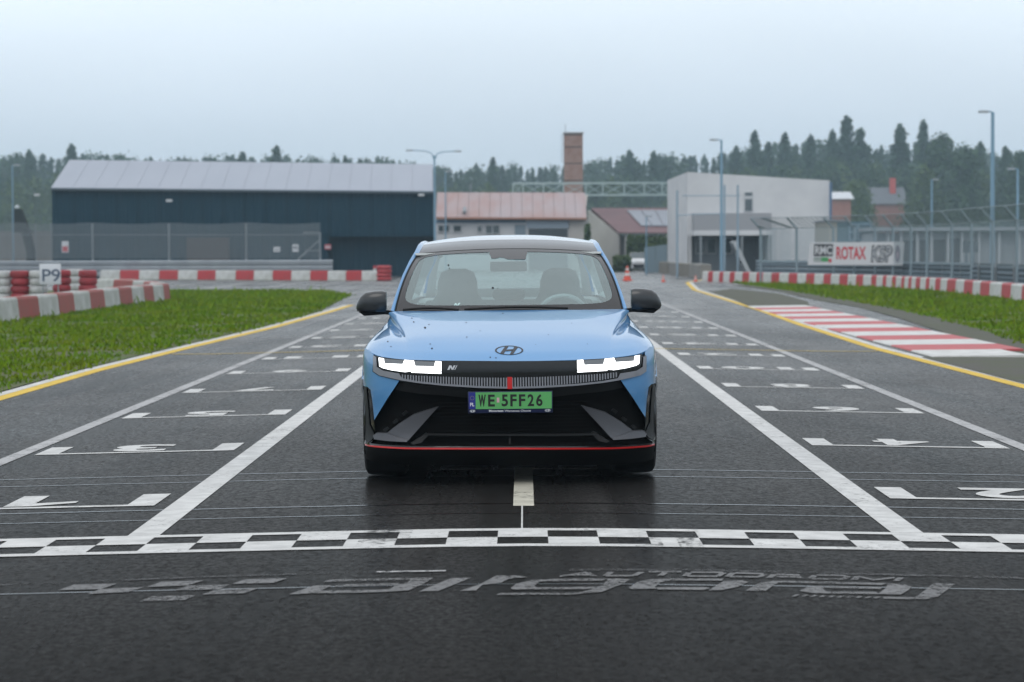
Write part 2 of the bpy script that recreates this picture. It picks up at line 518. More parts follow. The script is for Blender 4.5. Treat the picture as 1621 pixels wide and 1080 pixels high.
# grid boxes with their numbers (read by drivers facing the camera, so turned round)
for i in range(12):
    for sgn in (-1, 1):
        y = 14.28 + 3.94 * i + (0.24 if sgn > 0 else 0)
        xa, xb = (-3.71, -2.20) if sgn < 0 else (2.20, 3.71)
        num = str(2 * i + (1 if sgn < 0 else 2))
        polys = [rect(xa, xb, y, y + 0.085), rect(xa, xa + 0.17, y + 0.085, y + 0.70), rect(xb - 0.17, xb, y + 0.085, y + 0.70)]
        g = paint('grid_box', polys, M_WHITE, cut=0.35)
        if num == '1':
            c1 = (xa + xb) / 2 - .06
            paint('grid_number', [[(c1 - .11, y + .13), (c1 + .05, y + .13), (c1 + .30, y + .27), (c1 + .30, y + .37), (c1 + .05, y + .29), (c1 + .05, y + .75), (c1 - .11, y + .75)]], M_WHITE, cut=.2)
            continue
        vs, fs = text_mesh(num, off=0.035)
        wd = (0.44 if len(num) == 1 else 0.9) * (0.6 if num == '1' else 1)
        cx = (xa + xb) / 2 + (-0.06 if num == '1' else 0)
        mb = MB().add([(cx + wd/2 - u*wd, y + 0.13 + 0.62 - v*0.62, G(cx) + 0.0) for u, v in vs], fs)
        for v in mb.v: v.z = G(v.x) + PAINT
        mb.build('grid_number', M_WHITE, track, smooth=False, fix=False)
# edge lines: white outside, yellow inside
eL = [(-6.3, 8), (-5.75, 18), (-5.56, 24), (-5.58, 31.5), (-5.4, 38.5), (-5.05, 49), (-4.9, 60), (-4.85, 68)]
eR = [(6.2, 10), (5.75, 18), (5.58, 26.8), (5.42, 37.5), (5.60, 49), (5.92, 61), (6.15, 76), (6.35, 90), (7.4, 110), (10, 126)]
def shift(pl, dx): return [(x + dx, y) for x, y in pl]
for pl, s in ((eL, -1), (eR, 1)):
    paint('yellow_edge_line', strip(pl, 0.17), M_YELLOW, cut=3)
    paint('white_edge_line', strip(shift(pl, s * 0.155), 0.13), M_WHITE, cut=3)
paint('yellow_cross_line', [rect(-5.3, 5.3, 36.2, 36.36)], M_YFADE, 0.006, cut=0.6)
# bitumen seams across the track, glossy where the sky is mirrored
for y, wd in ((13.5, 0.022), (14.02, 0.03), (15.72, 0.026), (16.22, 0.03), (10.62, 0.02)):
    P = []
    x = -5.4
    while x < 5.4:
        P.append((x, y + random.uniform(-0.006, 0.006)))
        x += 0.3
    paint('tar_seam', strip(P, wd), M_TAR, 0.003, cut=0.5)

# lettering in front of the line, traced from the paint: pixel polygons -> ground
def px_poly(crop, pts):
    ox, oy = crop
    k = 4.0525
    return [(lambda q: (q.x, q.y))(gp(ox + x / k, oy + y / k)) for x, y in pts]
A, B, Cc, D = (80, 890), (440, 890), (780, 890), (1120, 890)
quads = [[(50,185),(150,150),(425,143),(325,178)], [(235,210),(320,178),(600,165),(500,197)], [(615,165),(710,132),(985,122),(880,155)],
         [(800,185),(880,155),(1150,150),(1080,180)], [(1165,145),(1250,115),(1520,108),(1430,138)], [(970,213),(1070,180),(1335,172),(1240,205)],
         [(570,258),(650,225),(935,217),(860,248)]]
for q in quads: paint('chequer_patch', [px_poly(A, q)], M_FADED, cut=0.25)
letters = {
 'B': (B, [[(70,212),(235,155),(350,155),(238,205)], [(244,205),(262,190),(640,183),(730,178),(690,196),(400,204)], [(690,196),(760,152),(830,136),(850,118),(960,104),(1000,105),(930,146),(840,186)],
          [(362,162),(385,149),(780,140),(762,152)], [(290,133),(330,116),(960,104),(850,118),(420,129)]]),
 'i': (B, [[(905,193),(1110,108),(1240,105),(1030,190)]]),
 'l': (B, [[(1165,190),(1290,150),(1400,92),(1530,90),(1600,101),(1480,112),(1430,138),(1310,152),(1270,188)]]),
 'g': (Cc, [[(115,172),(150,145),(250,120),(420,112),(300,130),(265,160),(290,168),(250,178),(130,182)], [(300,130),(420,112),(740,110),(700,124),(330,128)], [(290,168),(620,164),(700,158),(650,178),(250,180)],
          [(700,158),(740,112),(800,110),(880,116),(840,142),(700,196),(500,214),(560,198),(650,178)], [(20,216),(50,203),(520,203),(560,200),(500,214)]]),
 'o': (Cc, [[(870,170),(930,132),(1010,115),(1190,110),(1080,135),(1040,163),(1060,175),(890,178)], [(1100,122),(1190,110),(1480,112),(1470,124)], [(1050,168),(1370,166),(1395,172),(1350,184),(1060,180)],
          [(1385,186),(1480,128),(1600,122),(1640,132),(1570,164),(1470,184)]]),
 'r': (D, [[(240,190),(330,140),(420,126),(480,126),(430,150),(372,190)], [(440,136),(480,125),(780,130),(1150,140),(1120,152),(700,141)]]),
 'a': (D, [[(590,190),(640,165),(700,158),(760,160),(740,178),(770,198),(690,205)], [(720,170),(760,160),(1120,166),(1110,178)], [(690,205),(700,194),(1080,196),(1100,211)],
          [(1090,210),(1140,176),(1160,142),(1260,148),(1310,164),(1290,184),(1240,213)]]),
 'j': (D, [[(1450,140),(1590,145),(1480,225),(1400,243),(1320,240),(1390,190)], [(1125,228),(1330,232),(1320,243),(1130,240)]]),
}
for ch, (crop, ps) in letters.items():
    paint('painted_letter', [px_poly(crop, p) for p in ps], M_FADED, cut=0.25)
def stroke(crop, pts, wd=9):
    out_ = []
    for (x0, y0), (x1, y1) in zip(pts[:-1], pts[1:]):
        h = wd / 2 if abs(y1 - y0) < abs(x1 - x0) * 0.25 else 0
        q = [(x0, y0 - h), (x1, y1 - h), (x1, y1 + h), (x0, y0 + h)] if h else [(x0 - 22, y0), (x1 - 22, y1), (x1 + 22, y1), (x0 + 22, y0)]
        out_.append(px_poly(crop, q))
    return out_
small = [(Cc, [[(430,96),(480,88),(600,70)], [(600,70),(650,94)], [(500,86),(620,86)]]), (Cc, [[(760,68),(725,92)], [(725,92),(905,92)], [(905,92),(955,68)]]),
         (Cc, [[(1000,66),(1210,66)], [(1110,68),(1075,92)]]), (Cc, [[(1260,72),(1235,94)], [(1250,95),(1440,96)], [(1440,96),(1480,74)], [(1270,70),(1480,71)]]),
         (D, [[(165,74),(130,98)], [(140,98),(330,100)], [(330,100),(365,84)], [(180,74),(360,80)]]), (D, [[(430,82),(395,106)], [(440,82),(590,88)], [(440,98),(600,100)], [(560,98),(600,108)]]),
         (D, [[(690,90),(660,110)], [(670,112),(870,114)], [(870,114),(900,96)], [(700,88),(900,92)]]), (D, [[(965,96),(940,118)], [(970,96),(1060,118)], [(1060,120),(1200,104)], [(1240,104),(1210,126)]])]
for crop, ss in small:
    paint('painted_letter', [p for s in ss for p in stroke(crop, s)], M_FADED, cut=0.25)
dash = []
for i in range(10):
    x = 545 + i * 58
    dash.append(px_poly(D, [(x - 8, 226 + i*0.9), (x + 22, 212 + i*1.6), (x + 48, 213 + i*1.6), (x + 18, 226 + i*1.3)]))
paint('painted_letter', dash, M_FADED, cut=0.25)
# long faint stripe behind the lettering
paint('faint_stripe', strip([(q.x, q.y) for q in (gp(0, 927), gp(300, 915), gp(560, 907), gp(640, 905))], 0.05) , worn_paint('ghost_paint', (0.06, 0.06, 0.06), 0.72), 0.003, cut=0.4)
paint('faint_stripe', strip([(q.x, q.y) for q in (gp(900, 903), gp(1100, 903), gp(1300, 908), gp(1621, 916))], 0.07), bpy.data.materials['ghost_paint'], 0.003, cut=0.4)
paint('bright_scuff', strip([(q.x, q.y) for q in (gp(596, 907), gp(706, 905))], 0.04), worn_paint('scuffed_paint', (0.5, 0.5, 0.5), 0.82), 0.005, cut=0.3)
# rubber marks over the chequered line
M_RUB = worn_paint('rubber_mark', (0.03, 0.03, 0.03), 0.62, 18)
for cx in (-0.78, -0.66, 0.62, 0.84):
    paint('rubber_mark', [rect(cx - 0.07, cx + 0.07, CH0 - 0.15, CH1 + 0.1)], M_RUB, 0.007, cut=0.3)

# grass areas: raised sheets with blades
def area(name, pts, ma, off):
    bm = tri_poly(pts, 3.0); bm.verts.index_update()
    mb = MB().add([(v.co.x, v.co.y, G(v.co.x) + off) for v in bm.verts], [tuple(v.index for v in f.verts) for f in bm.faces]); bm.free()
    for k, f in enumerate(mb.f):
        a, b_, c = (mb.v[i] for i in f[:3])
        if (b_ - a).cross(c - a).z < 0: mb.f[k] = tuple(reversed(f))
    o = mb.build(name, ma, smooth=False, fix=False)
    return tag(o, kind='structure')
left_edge = [(x - 0.235, y) for x, y in eL]
tip = gp(556, 467)
gL = left_edge[:-1] + [(tip.x, tip.y), tuple(gp(520, 462.5).xy), tuple(gp(400, 459).xy), tuple(gp(270, 458).xy), (-26, 92), (-45, 92), (-45, 8)]
area('grass_verge', gL, M_GROUND, 0.012)
RB = [(1111,446),(1160,447.6),(1207,449.2),(1260,451),(1314,452.6),(1365,454.8),(1402,456.4),(1430,458.4),(1454,460.4),(1487,462.2),(1511,465),(1539,468),(1564,471),(1598,474.7),(1633,479.5),(1700,488)]
gR_in = [gp(1185, 452), gp(1250, 461), gp(1330, 475), gp(1400, 487), gp(1480, 504), gp(1560, 526), gp(1621, 545), gp(1700, 566)]
gR = [(q.x, q.y) for q in gR_in] + [(40, 28), (40, 75)] + [(lambda q: (q.x + 1.0, q.y + 0.5))(gp(a, b)) for a, b in reversed(RB)]
area('grass_verge', gR, M_GROUND, 0.014)
dv = [(lambda q: (q.x - 0.55, q.y))(q) for q in gR_in]
area('dirt_verge', [(q.x + 0.15, q.y) for q in gR_in] + list(reversed([(q.x - (0.7 + 0.3 * math.sin(q.y)), q.y) for q in gR_in])), M_DIRT, 0.012)
area('dirt_verge', [(5.95, 63.5), (7.5, 63.5), (8.2, 70), (8.6, 82), (7.9, 92), (6.55, 86), (6.25, 72)], M_DIRT, 0.011)
area('dirt_verge', [(5.75, 20), (9.5, 20), (9.0, 34.2), (5.62, 34.2)], M_DIRT, 0.011)

# flat kerb: red and white slabs
KX0 = lambda y: 5.80 + max(0, y - 50) * 0.012
for i in range(15):
    y0 = 34.3 + i * 2.0
    x0, x1 = KX0(y0) , 7.42 - (0.35 if i == 0 else 0)
    ma = mat('kerb_white', (0.62, 0.62, 0.60), 0.55, noise=(3, 0.6, (0.35, 0.34, 0.32))) if i % 2 == 0 else mat('kerb_red', (0.46, 0.05, 0.055), 0.55, noise=(3, 0.6, (0.33, 0.08, 0.08)))
    z = G(6.5)
    mb = MB().add([(x0, y0, z), (x1, y0 - 0.35, z), (x1, y0 + 1.985 - 0.35, z), (x0, y0 + 1.985, z),
                   (x0 + 0.02, y0, z + 0.02), (x1, y0 - 0.35, z + 0.045), (x1, y0 + 1.985 - 0.35, z + 0.045), (x0 + 0.02, y0 + 1.985, z + 0.02)],
                  [(0,3,2,1),(4,5,6,7),(0,1,5,4),(1,2,6,5),(2,3,7,6),(3,0,4,7)])
    if i == 0:
        kerb = MB().add([(5.78, 34, z - 0.02), (7.5, 33.7, z - 0.02), (7.5, 64, z + 0.002), (5.78, 64, z + 0.002), (5.78, 34, z + 0.002), (7.5, 33.7, z + 0.002)], [(4, 5, 2, 3)]).build('kerb', M_DIRT, smooth=False)
        tag(kerb, kind='structure')
    mb.build('kerb_slab', ma, kerb, smooth=False)

# blades
def blades(P, x0, x1, y0, y1, n, label):
    mb = MB(); vs, fs = [], []
    k = 0
    while k < n:
        y = y0 + (y1 - y0) * random.random() ** 1.7
        x = random.uniform(x0, x1)
        if not in_poly(x, y, P): continue
        dn = math.sin(x*1.3 + math.sin(y*.7)*2) + math.sin(y*.9 + x*.4) + .8*math.sin(x*3.1 - y*1.9)
        if dn < -1.2 and random.random() < .75: continue
        k += 1
        g = G(x) + 0.010
        x += random.gauss(0, .07); y += random.gauss(0, .1)
        h = random.uniform(0.02, 0.05) * (1.25 if dn > 1.2 else 1) * (random.uniform(1.8, 3.2) if random.random() < .03 else 1) * (1.0 + y / 90)
        a = random.uniform(0, 6.28); wd = random.uniform(0.006, 0.013) * (1 + y / 40)
        lx, ly = random.uniform(-1, 1) * h * 0.7, random.uniform(-1, 1) * h * 0.7
        dx, dy = math.cos(a) * wd, math.sin(a) * wd
        i = len(vs)
        vs += [(x - dx, y - dy, g), (x + dx, y + dy, g), (x + lx*0.5 + dx*0.7, y + ly*0.5 + dy*0.7, g + h*0.65), (x + lx, y + ly, g + h)]
        fs += [(i, i+1, i+2), (i, i+2, i+3)]
    me = bpy.data.meshes.new('grass'); me.from_pydata(vs, [], fs); me.materials.append(M_BLADE)
    o = bpy.data.objects.new('grass', me); COL.objects.link(o)
    tag(o, label, 'grass', kind='stuff')
blades(gL, -14.5, -4.7, 22, 92, 60000, 'short green grass left of the track')
blades(gR, 6.2, 16.5, 33, 108, 40000, 'short green grass between the right kerb and striped barrier')

# ================================================================== the car
M_BLUE = mat('blue_paint', (0.095, 0.285, 0.55), 0.32, metal=0.0, spec=0.5, coat=1.0, coatr=0.03)
M_GLOSS = mat('gloss_black', (0.004, 0.005, 0.006), 0.12, spec=0.4, coat=0.25)
M_PLAST = mat('black_plastic', (0.006, 0.0065, 0.007), 0.5, spec=0.22, bump=(220, 0.1))
M_DARK = mat('dark_cavity', (0.004, 0.004, 0.004), 0.85, spec=0.1)
M_GREYP = mat('satin_grey', (0.085, 0.088, 0.098), 0.42, metal=0.35)
M_SILV = mat('satin_silver', (0.30, 0.31, 0.34), 0.38, metal=0.5)
M_RED = mat('red_accent', (0.62, 0.02, 0.02), 0.35, coat=0.5)
M_RUBBER = mat('tyre_rubber', (0.014, 0.014, 0.015), 0.75, spec=0.3, bump=(60, 0.25))
M_LED = mat('headlight_led', (1, 1, 1), 0.3, emit=((0.97, 0.99, 1.0), 2.5))
M_LAMPIN = mat('lamp_recess', (0.20, 0.21, 0.22), 0.35, metal=0.6)
M_GLASS = glass_mat('windscreen_glass', (0.76, 0.94, 0.93), 3.0)
M_SGLASS = glass_mat('side_glass', (0.55, 0.63, 0.63), 1.5)
M_FRIT = mat('glass_border', (0.012, 0.012, 0.014), 0.08, spec=0.6)
M_SEAT = mat('seat_fabric', (0.10, 0.115, 0.115), 0.8)
M_TRIM = mat('interior_trim', (0.36, 0.40, 0.40), 0.8)

ZF = 15.07                                   # distance of the nose
car = thing('car', 'light blue electric hatchback with lit square headlights on the start grid', 'car')
car.location = (-0.006 * ZF, ZF, 0.0)
car.rotation_euler = (0, R(-0.30), 0.006)
CMAT = Matrix.Translation(car.location) @ car.rotation_euler.to_matrix().to_4x4()
CINV = CMAT.inverted()
ORG['car'] = Vector((0, 0, 0))
def cray(px, py):
    o = CINV @ CAM
    v = (CINV.to_3x3() @ ray(px, py)).normalized()
    return o, v

def interp(tab, x):
    if x <= tab[0][0]: return tab[0][1]
    for (a, p), (b, q) in zip(tab[:-1], tab[1:]):
        if x <= b:
            t = (x - a) / (b - a)
            t = t  # piecewise linear; tables are dense
            return p + (q - p) * t
    return tab[-1][1]
def smooth_tab(ctrl, n=80):
    """Catmull-Rom resampling of (x, y) control pairs"""
    out_ = []
    for i in range(len(ctrl) - 1):
        p0 = ctrl[max(i-1, 0)]; p1 = ctrl[i]; p2 = ctrl[i+1]; p3 = ctrl[min(i+2, len(ctrl)-1)]
        m1 = (p2[1] - p0[1]) / max(p2[0] - p0[0], 1e-6) * (p2[0] - p1[0])
        m2 = (p3[1] - p1[1]) / max(p3[0] - p1[0], 1e-6) * (p2[0] - p1[0])
        for k in range(n // len(ctrl) + 4):
            t = k / (n // len(ctrl) + 4)
            h = (2*t**3 - 3*t*t + 1) * p1[1] + (t**3 - 2*t*t + t) * m1 + (-2*t**3 + 3*t*t) * p2[1] + (t**3 - t*t) * m2
            out_.append((p1[0] + (p2[0] - p1[0]) * t, h))
    out_.append(ctrl[-1])
    return out_
PLAN = smooth_tab([(0, 0), (0.15, 0.003), (0.3, 0.012), (0.5, 0.042), (0.65, 0.085), (0.78, 0.155), (0.86, 0.24), (0.91, 0.345), (0.94, 0.47), (0.952, 0.60), (0.96, 0.75)])
VERT = smooth_tab([(0.10, 0.12), (0.18, 0.03), (0.235, 0.0), (0.30, 0.03), (0.45, 0.035), (0.58, 0.008), (0.64, 0.004), (0.70, 0.003), (0.76, 0.006), (0.80, 0.016), (0.86, 0.05)])
def Dn(x, z): return interp(PLAN, abs(x)) + interp(VERT, z)
def fp(px, py, off=0.0):
    """photo pixel -> point on the nose surface (car coordinates), off metres in front of it"""
    o, v = cray(px, py)
    y = 0.1
    for _ in range(25):
        p = o + v * ((y - o.y) / v.y)
        y = 0.5 * y + 0.5 * (Dn(p.x, p.z) - off)
    return o + v * ((y - o.y) / v.y)

def panel(name, pts, ma, parent, off=0.0, thick=0.03, both=True, cut=0.035, smooth=True, xform=None, label=None):
    """front panel: pixel outline (left side of picture) -> curved plate with a rim, on both sides"""
    res = []
    L = [fp(px, py, off) for px, py in pts]
    for side in ((-1, 1) if both else (-1,)):
        Q = [(p.x * (1 if side < 0 else -1), p.z) for p in L]
        bm = tri_poly(Q, cut)
        for v in bm.verts:
            x, z = v.co.x, v.co.y
            v.co = Vector((x, Dn(x, z) - off, z))
        be = [e for e in bm.edges if len(e.link_faces) == 1]
        ret = bmesh.ops.extrude_edge_only(bm, edges=be)
        for g in ret['geom']:
            if isinstance(g, bmesh.types.BMVert): g.co.y += thick
        if smooth:
            for f in bm.faces: f.smooth = True
            bmesh.ops.recalc_face_normals(bm, faces=bm.faces)
            for e in bm.edges:
                if len(e.link_faces) == 2 and e.calc_face_angle(0) > 0.6: e.smooth = False
        me = bpy.data.meshes.new(name); bm.to_mesh(me); bm.free(); me.materials.append(ma)
        # face the camera
        o = bpy.data.objects.new(name, me); COL.objects.link(o); o.parent = parent; ORG[o.name] = Vector((0,0,0))
        if label: o['label'] = label
        res.append(o)
    return res

# ---- loft of bonnet, wings and flanks: control rows (x, z, d)
ROWS = [
 [(0,.778,.085),(.25,.779,.097),(.5,.783,.135),(.62,.789,.170),(.66,.791,.183),(.75,.799,.232),(.83,.812,.295),(.905,.832,.425),(.942,.79,.52),(.952,.6,.57),(.948,.38,.57),(.93,.2,.57)],
 [(0,.845,.185),(.25,.845,.195),(.5,.846,.235),(.625,.848,.275),(.665,.849,.29),(.76,.854,.335),(.845,.858,.405),(.912,.855,.53),(.950,.79,.63),(.957,.6,.68),(.953,.38,.68),(.935,.2,.68)],
 [(0,.925,.40),(.25,.925,.405),(.5,.922,.43),(.64,.914,.46),(.675,.905,.47),(.77,.908,.51),(.855,.898,.57),(.922,.868,.68),(.957,.79,.76),(.962,.6,.79),(.957,.38,.79),(.94,.2,.79)],
 [(0,1.0,.76),(.25,.999,.765),(.5,.992,.79),(.690,.976,.83),(.722,.944,.845),(.785,.952,.87),(.855,.932,.90),(.926,.878,.95),(.962,.79,.98),(.966,.6,1.0),(.960,.38,1.0),(.942,.2,1.0)],
 [(0,1.047,1.06),(.25,1.046,1.07),(.5,1.043,1.10),(.748,1.034,1.16),(.776,.978,1.175),(.815,.968,1.185),(.862,.94,1.2),(.925,.886,1.22),(.956,.79,1.24),(.955,.6,1.25),(.948,.38,1.25),(.925,.2,1.25)],
 [(0,1.066,1.19),(.25,1.066,1.20),(.5,1.064,1.245),(.795,1.060,1.375),(.808,1.02,1.385),(.835,.977,1.39),(.872,.94,1.40),(.922,.89,1.41),(.946,.79,1.42),(.942,.6,1.42),(.935,.38,1.42),(.91,.2,1.42)],
]
def cr(p0, p1, p2, p3, t):
    return 0.5 * ((2*p1) + (p2 - p0)*t + (2*p0 - 5*p1 + 4*p2 - p3)*t*t + (3*p1 - p0 - 3*p2 + p3)*t**3)
def loft(rows, nu, nv):
    """dense Catmull-Rom surface through rows of control points"""
    def along(P, n):
        o_ = []
        for i in range(len(P) - 1):
            p0 = P[i-1] if i > 0 else P[0]*2 - P[1]
            p3 = P[i+2] if i + 2 < len(P) else P[-1]*2 - P[-2]
            for k in range(n): o_.append(cr(p0, P[i], P[i+1], p3, k / n))
        return o_ + [P[-1]]
    C = [along([Vector((r[j][0], r[j][2], r[j][1])) for r in rows], nv) for j in range(len(rows[0]))]
    return [along([C[j][i] for j in range(len(C))], nu) for i in range(len(C[0]))]
ROWS = [[(x, z, d - (0.07, 0.045, 0.02, 0, 0, 0)[i] * (1 if j < 7 else 0.5 if j == 7 else 0)) for j, (x, z, d) in enumerate(r)] for i, r in enumerate(ROWS)]
S = loft(ROWS, 5, 7)
JH = 7 * 5                                  # bonnet ends at the shoulder
full = [[Vector((-p.x, p.y, p.z)) for p in reversed(r[1:JH+1])] + r[:JH+1] for r in S]
hood_rows = full
hood = MB().grid(hood_rows).build('bonnet', M_BLUE, car, ang=50)
# rolled leading edge of the bonnet
lip = [[p + Vector((0, 0.025, -0.022)) for p in full[0]], [p + Vector((0, 0.004, -0.010)) for p in full[0]], full[0]]
MB().grid(lip).build('bonnet_lip', M_BLUE, hood, ang=60)
hb = bmesh.new(); hb.from_mesh(hood.data); HOOD = BVHTree.FromBMesh(hb); hb.free()
WA = Vector((0.88, 0.365))                  # front wheel arch centre (d, z)
for s in (-1, 1):
    rows = [[Vector((s * (p.x - (0.002 if k == 0 else 0)), p.y, p.z)) for k, p in enumerate(r[JH:])] for r in S]
    mb = MB().grid(rows)
    keep = []
    for f in mb.f:
        c = sum((mb.v[i] for i in f), Vector()) / 4
        if (Vector((c.y, c.z)) - WA).length > 0.405 : keep.append(f)
    mb.f = keep
    mb.build('front_wing', M_BLUE, car, ang=50)
    # black arch trim
    arch = []
    for i in range(25):
        a = R(-28 + 236 * i / 24)
        dz = [(0.385, -0.012), (0.385, 0.0), (0.425, 0.004), (0.44, -0.006)]
        arch.append([Vector((s * ((0.952 if WA.y + r_ * math.sin(a) > .55 else 0.936) + o_), WA.x + r_ * math.cos(a), max(0.16, WA.y + r_ * math.sin(a)))) for r_, o_ in dz])
    up_ = [i for i, r in enumerate(arch) if r[1].z > 0.60]
    MB().grid(arch[up_[0]:up_[-1] + 1]).build('wheel_arch_edge', M_BLUE, car)
    MB().grid(arch[:up_[0] + 1]).build('wheel_arch_trim', M_GLOSS, car); MB().grid(arch[up_[-1]:]).build('wheel_arch_trim', M_GLOSS, car)

# ---- flanks behind the front wheels, with doors, sills and tail
SIDE = [
 [(.795,1.06,1.375),(.835,.977,1.39),(.872,.94,1.40),(.922,.89,1.41),(.946,.79,1.42),(.942,.6,1.42),(.935,.38,1.42),(.91,.2,1.42)],
 [(.80,1.03,1.75),(.845,.985,1.75),(.88,.945,1.75),(.922,.89,1.75),(.940,.79,1.75),(.936,.6,1.75),(.930,.38,1.75),(.905,.2,1.75)],
 [(.80,1.05,2.6),(.848,1.0,2.6),(.885,.955,2.6),(.924,.89,2.6),(.938,.79,2.6),(.934,.6,2.6),(.928,.38,2.6),(.905,.2,2.6)],
 [(.79,1.07,3.4),(.845,1.03,3.4),(.89,.975,3.4),(.930,.90,3.4),(.946,.79,3.4),(.944,.6,3.4),(.94,.38,3.4),(.92,.2,3.4)],
 [(.73,1.10,4.2),(.80,1.07,4.2),(.86,1.0,4.2),(.91,.92,4.2),(.93,.80,4.2),(.935,.6,4.2),(.93,.38,4.2),(.91,.2,4.2)],
 [(.66,1.10,4.58),(.72,1.07,4.60),(.78,1.0,4.62),(.82,.92,4.64),(.84,.80,4.66),(.85,.6,4.68),(.85,.38,4.68),(.84,.22,4.60)],
]
WB = Vector((3.88, 0.365))
for s in (-1, 1):
    Q = loft(SIDE, 4, 8)
    mb = MB().grid([[Vector((s * p.x, p.y, p.z)) for p in r] for r in Q])
    mb.f = [f for f in mb.f if (Vector((sum(mb.v[i].y for i in f) / 4, sum(mb.v[i].z for i in f) / 4)) - WB).length > 0.40]
    side = mb.build('flank', M_BLUE, car, ang=50)
    MB().box((s*0.93 - 0.02, 1.42, 0.17), (s*0.93 + 0.025, 3.45, 0.27)).build('side_sill', M_PLAST, side, bevel=0.01)
    for d0 in (2.15, 3.1):
        MB().box((s*0.936 - 0.012, d0, 0.86), (s*0.936 + 0.012, d0 + 0.2, 0.885)).build('door_handle', M_BLUE, side, bevel=0.006)
tail = [[(x, d, z) for x in (-.85, -.5, 0, .5, .85)] for z, d in ((1.10, 4.58), (1.0, 4.64), (.8, 4.70), (.6, 4.715), (.38, 4.70), (.2, 4.6))]
tail = [[Vector((x * (0.80 if i == 0 else .92 if i == 1 else 1), d - abs(x)**2 * 0.05, z)) for x, d, z in r] for i, r in enumerate(tail)]
MB().grid(tail).build('tailgate', M_BLUE, car, ang=60)

# ---- nose: dark backing, then every visible panel
bk = []
for i in range(26):
    z = 0.14 + (0.80 - 0.14) * i / 25
    bk.append([Vector((x, Dn(x, z) + 0.075, z)) for x in [-.95 + 1.9 * k / 60 for k in range(61)]])
bumper = MB().grid(bk).build('front_bumper', M_DARK, car)
HL = [(583.5,556.5),(592,561),(606,564.5),(640,568),(700,569.5),(760,570),(807,570.2)]   # bonnet shut line
mirror_px = lambda P: P + [(1614 - x, y) for x, y in reversed(P) if abs(x - 807) > 0.5]
def full_panel(name, top, bot, ma, parent, **k):
    o = panel(name, mirror_px(top) + list(reversed(mirror_px(bot))), ma, parent, both=False, **k)
    return o[0]
GT = [(612,589),(632,592),(660,594.3),(700,596),(760,597.4),(807,597.6)]          # top of slatted strip
GB = [(600,594),(632,601.5),(660,606),(700,610.2),(760,614),(807,615.2)]          # bottom of slatted strip
full_panel('gloss_front_panel', [(592,562.5),(606,566),(640,569.5),(700,571),(760,571.5),(807,571.8)], [(592,586),(612,589.5),(632,592.5),(660,594.8),(700,596.5),(760,598),(807,598.2)], M_GLOSS, bumper, off=0.0)
gt2 = [(590,564),(590,587),(599,593.5)]
strip_out = [(590.5,563),(590.5,588),(600,594.3)] + GB[1:]
strip_in = [(596,566),(597,581),(604,586)] + [(x, y) for x, y in GT]
grille = full_panel('slatted_strip_backing', GT[1:], GB[1:], M_GLOSS, bumper, off=0.004)
# grey frame running round the lamp and under the strip
rim_o = [(590.5,562.8),(590.5,588),(600,594.3),(632,601.8),(660,606.4),(700,610.6),(760,614.4),(807,615.6)]
rim_i = [(595.5,565.5),(596.5,581),(606,587),(632,591.5),(636,599.0),(660,603.4),(700,607.6),(760,611.4),(807,612.6)]
fr = mirror_px(rim_o) + list(reversed(mirror_px(rim_i)))
panel('strip_frame', fr, M_SILV, bumper, off=0.012, both=False, thick=0.012)
topbar = [(632,591.6),(660,594),(700,595.8),(760,597.2),(807,597.4)]
topb2 = [(632,593.0),(660,595.4),(700,597.2),(760,598.6),(807,598.8)]
# slats (too fine to pick apart singly)
mb = MB()
x = 636.0
def yl(P, x): return interp(P, x)
while x < 801:
    for mx_ in (False, True):
        qs = []
        for xx in (x, x + 2.3):
            for P, dy in ((GT, 0.6), (GB, -1.5)):
                p = fp(xx, yl(P, xx) + dy, 0.012)
                if mx_: p.x = -p.x
                qs.append(p)
        a, b_, c, d_ = qs
        mb.add([a, b_, d_, c] + [q + Vector((0, 0.012, 0)) for q in (a, b_, d_, c)], [(0,1,2,3),(0,4,5,1),(1,5,6,2),(2,6,7,3),(3,7,4,0)])
    x += 4.33
sl_ = mb.build('slats', M_SILV, bumper, smooth=False); sl_['kind'] = 'stuff'
panel('red_badge', [(803.2,597),(810.8,597),(810.8,616),(803.2,616)], M_RED, bumper, off=0.016, both=False, thick=0.014)
# corner panels in body colour
panel('bumper_corner', [(577,552),(584,554),(591.5,561.5),(589.6,588.5),(599.5,595),(632,602.6),(626,612),(612,633),(592.5,665),(590,640),(586.5,617.5),(582,612.5),(575.2,611),(574.6,596),(574.6,580),(575,564)], M_BLUE, bumper, off=0.0)
# black gloss around the corners and intakes
panel('air_curtain', [(575.4,612),(582,613.2),(586,618.5),(589.5,640),(592,668),(594,690),(590,698),(581,704),(577.5,700),(576,660)], M_GLOSS, bumper, off=-0.006)
panel('air_curtain_blade', [(575.6,612.5),(580,614),(582.5,640),(585,672),(593,689),(588,697),(580,702),(577,690)], M_PLAST, bumper, off=0.006, thick=0.05)
panel('upper_intake_cover', [(634,603.5),(660,608),(700,612.3),(760,616.2),(807,617.3),(807,634),(740,630),(700,626),(668,624),(640,620),(626,617)], M_PLAST, bumper, off=-0.03)
panel('intake_wing', [(612.5,686),(630,672),(655,656),(675,649.5),(694,644),(668,673),(645,699),(628,692)], M_GREYP, bumper, off=-0.015, thick=0.06)
panel('intake_ledge', [(590.5,689),(597,685.5),(613,686),(630,692.5),(645.5,696.5),(644,699.8),(618,698.6),(592,695.5)], M_GREYP, bumper, off=0.006, thick=0.08)
for k in range(3):
    panel('intake_vane', [(606 + k*15, 681 - k*13), (613 + k*15, 676 - k*13), (616 + k*15, 679 - k*13), (609 + k*15, 685 - k*13)], M_PLAST, bumper, off=-0.05, thick=0.02)
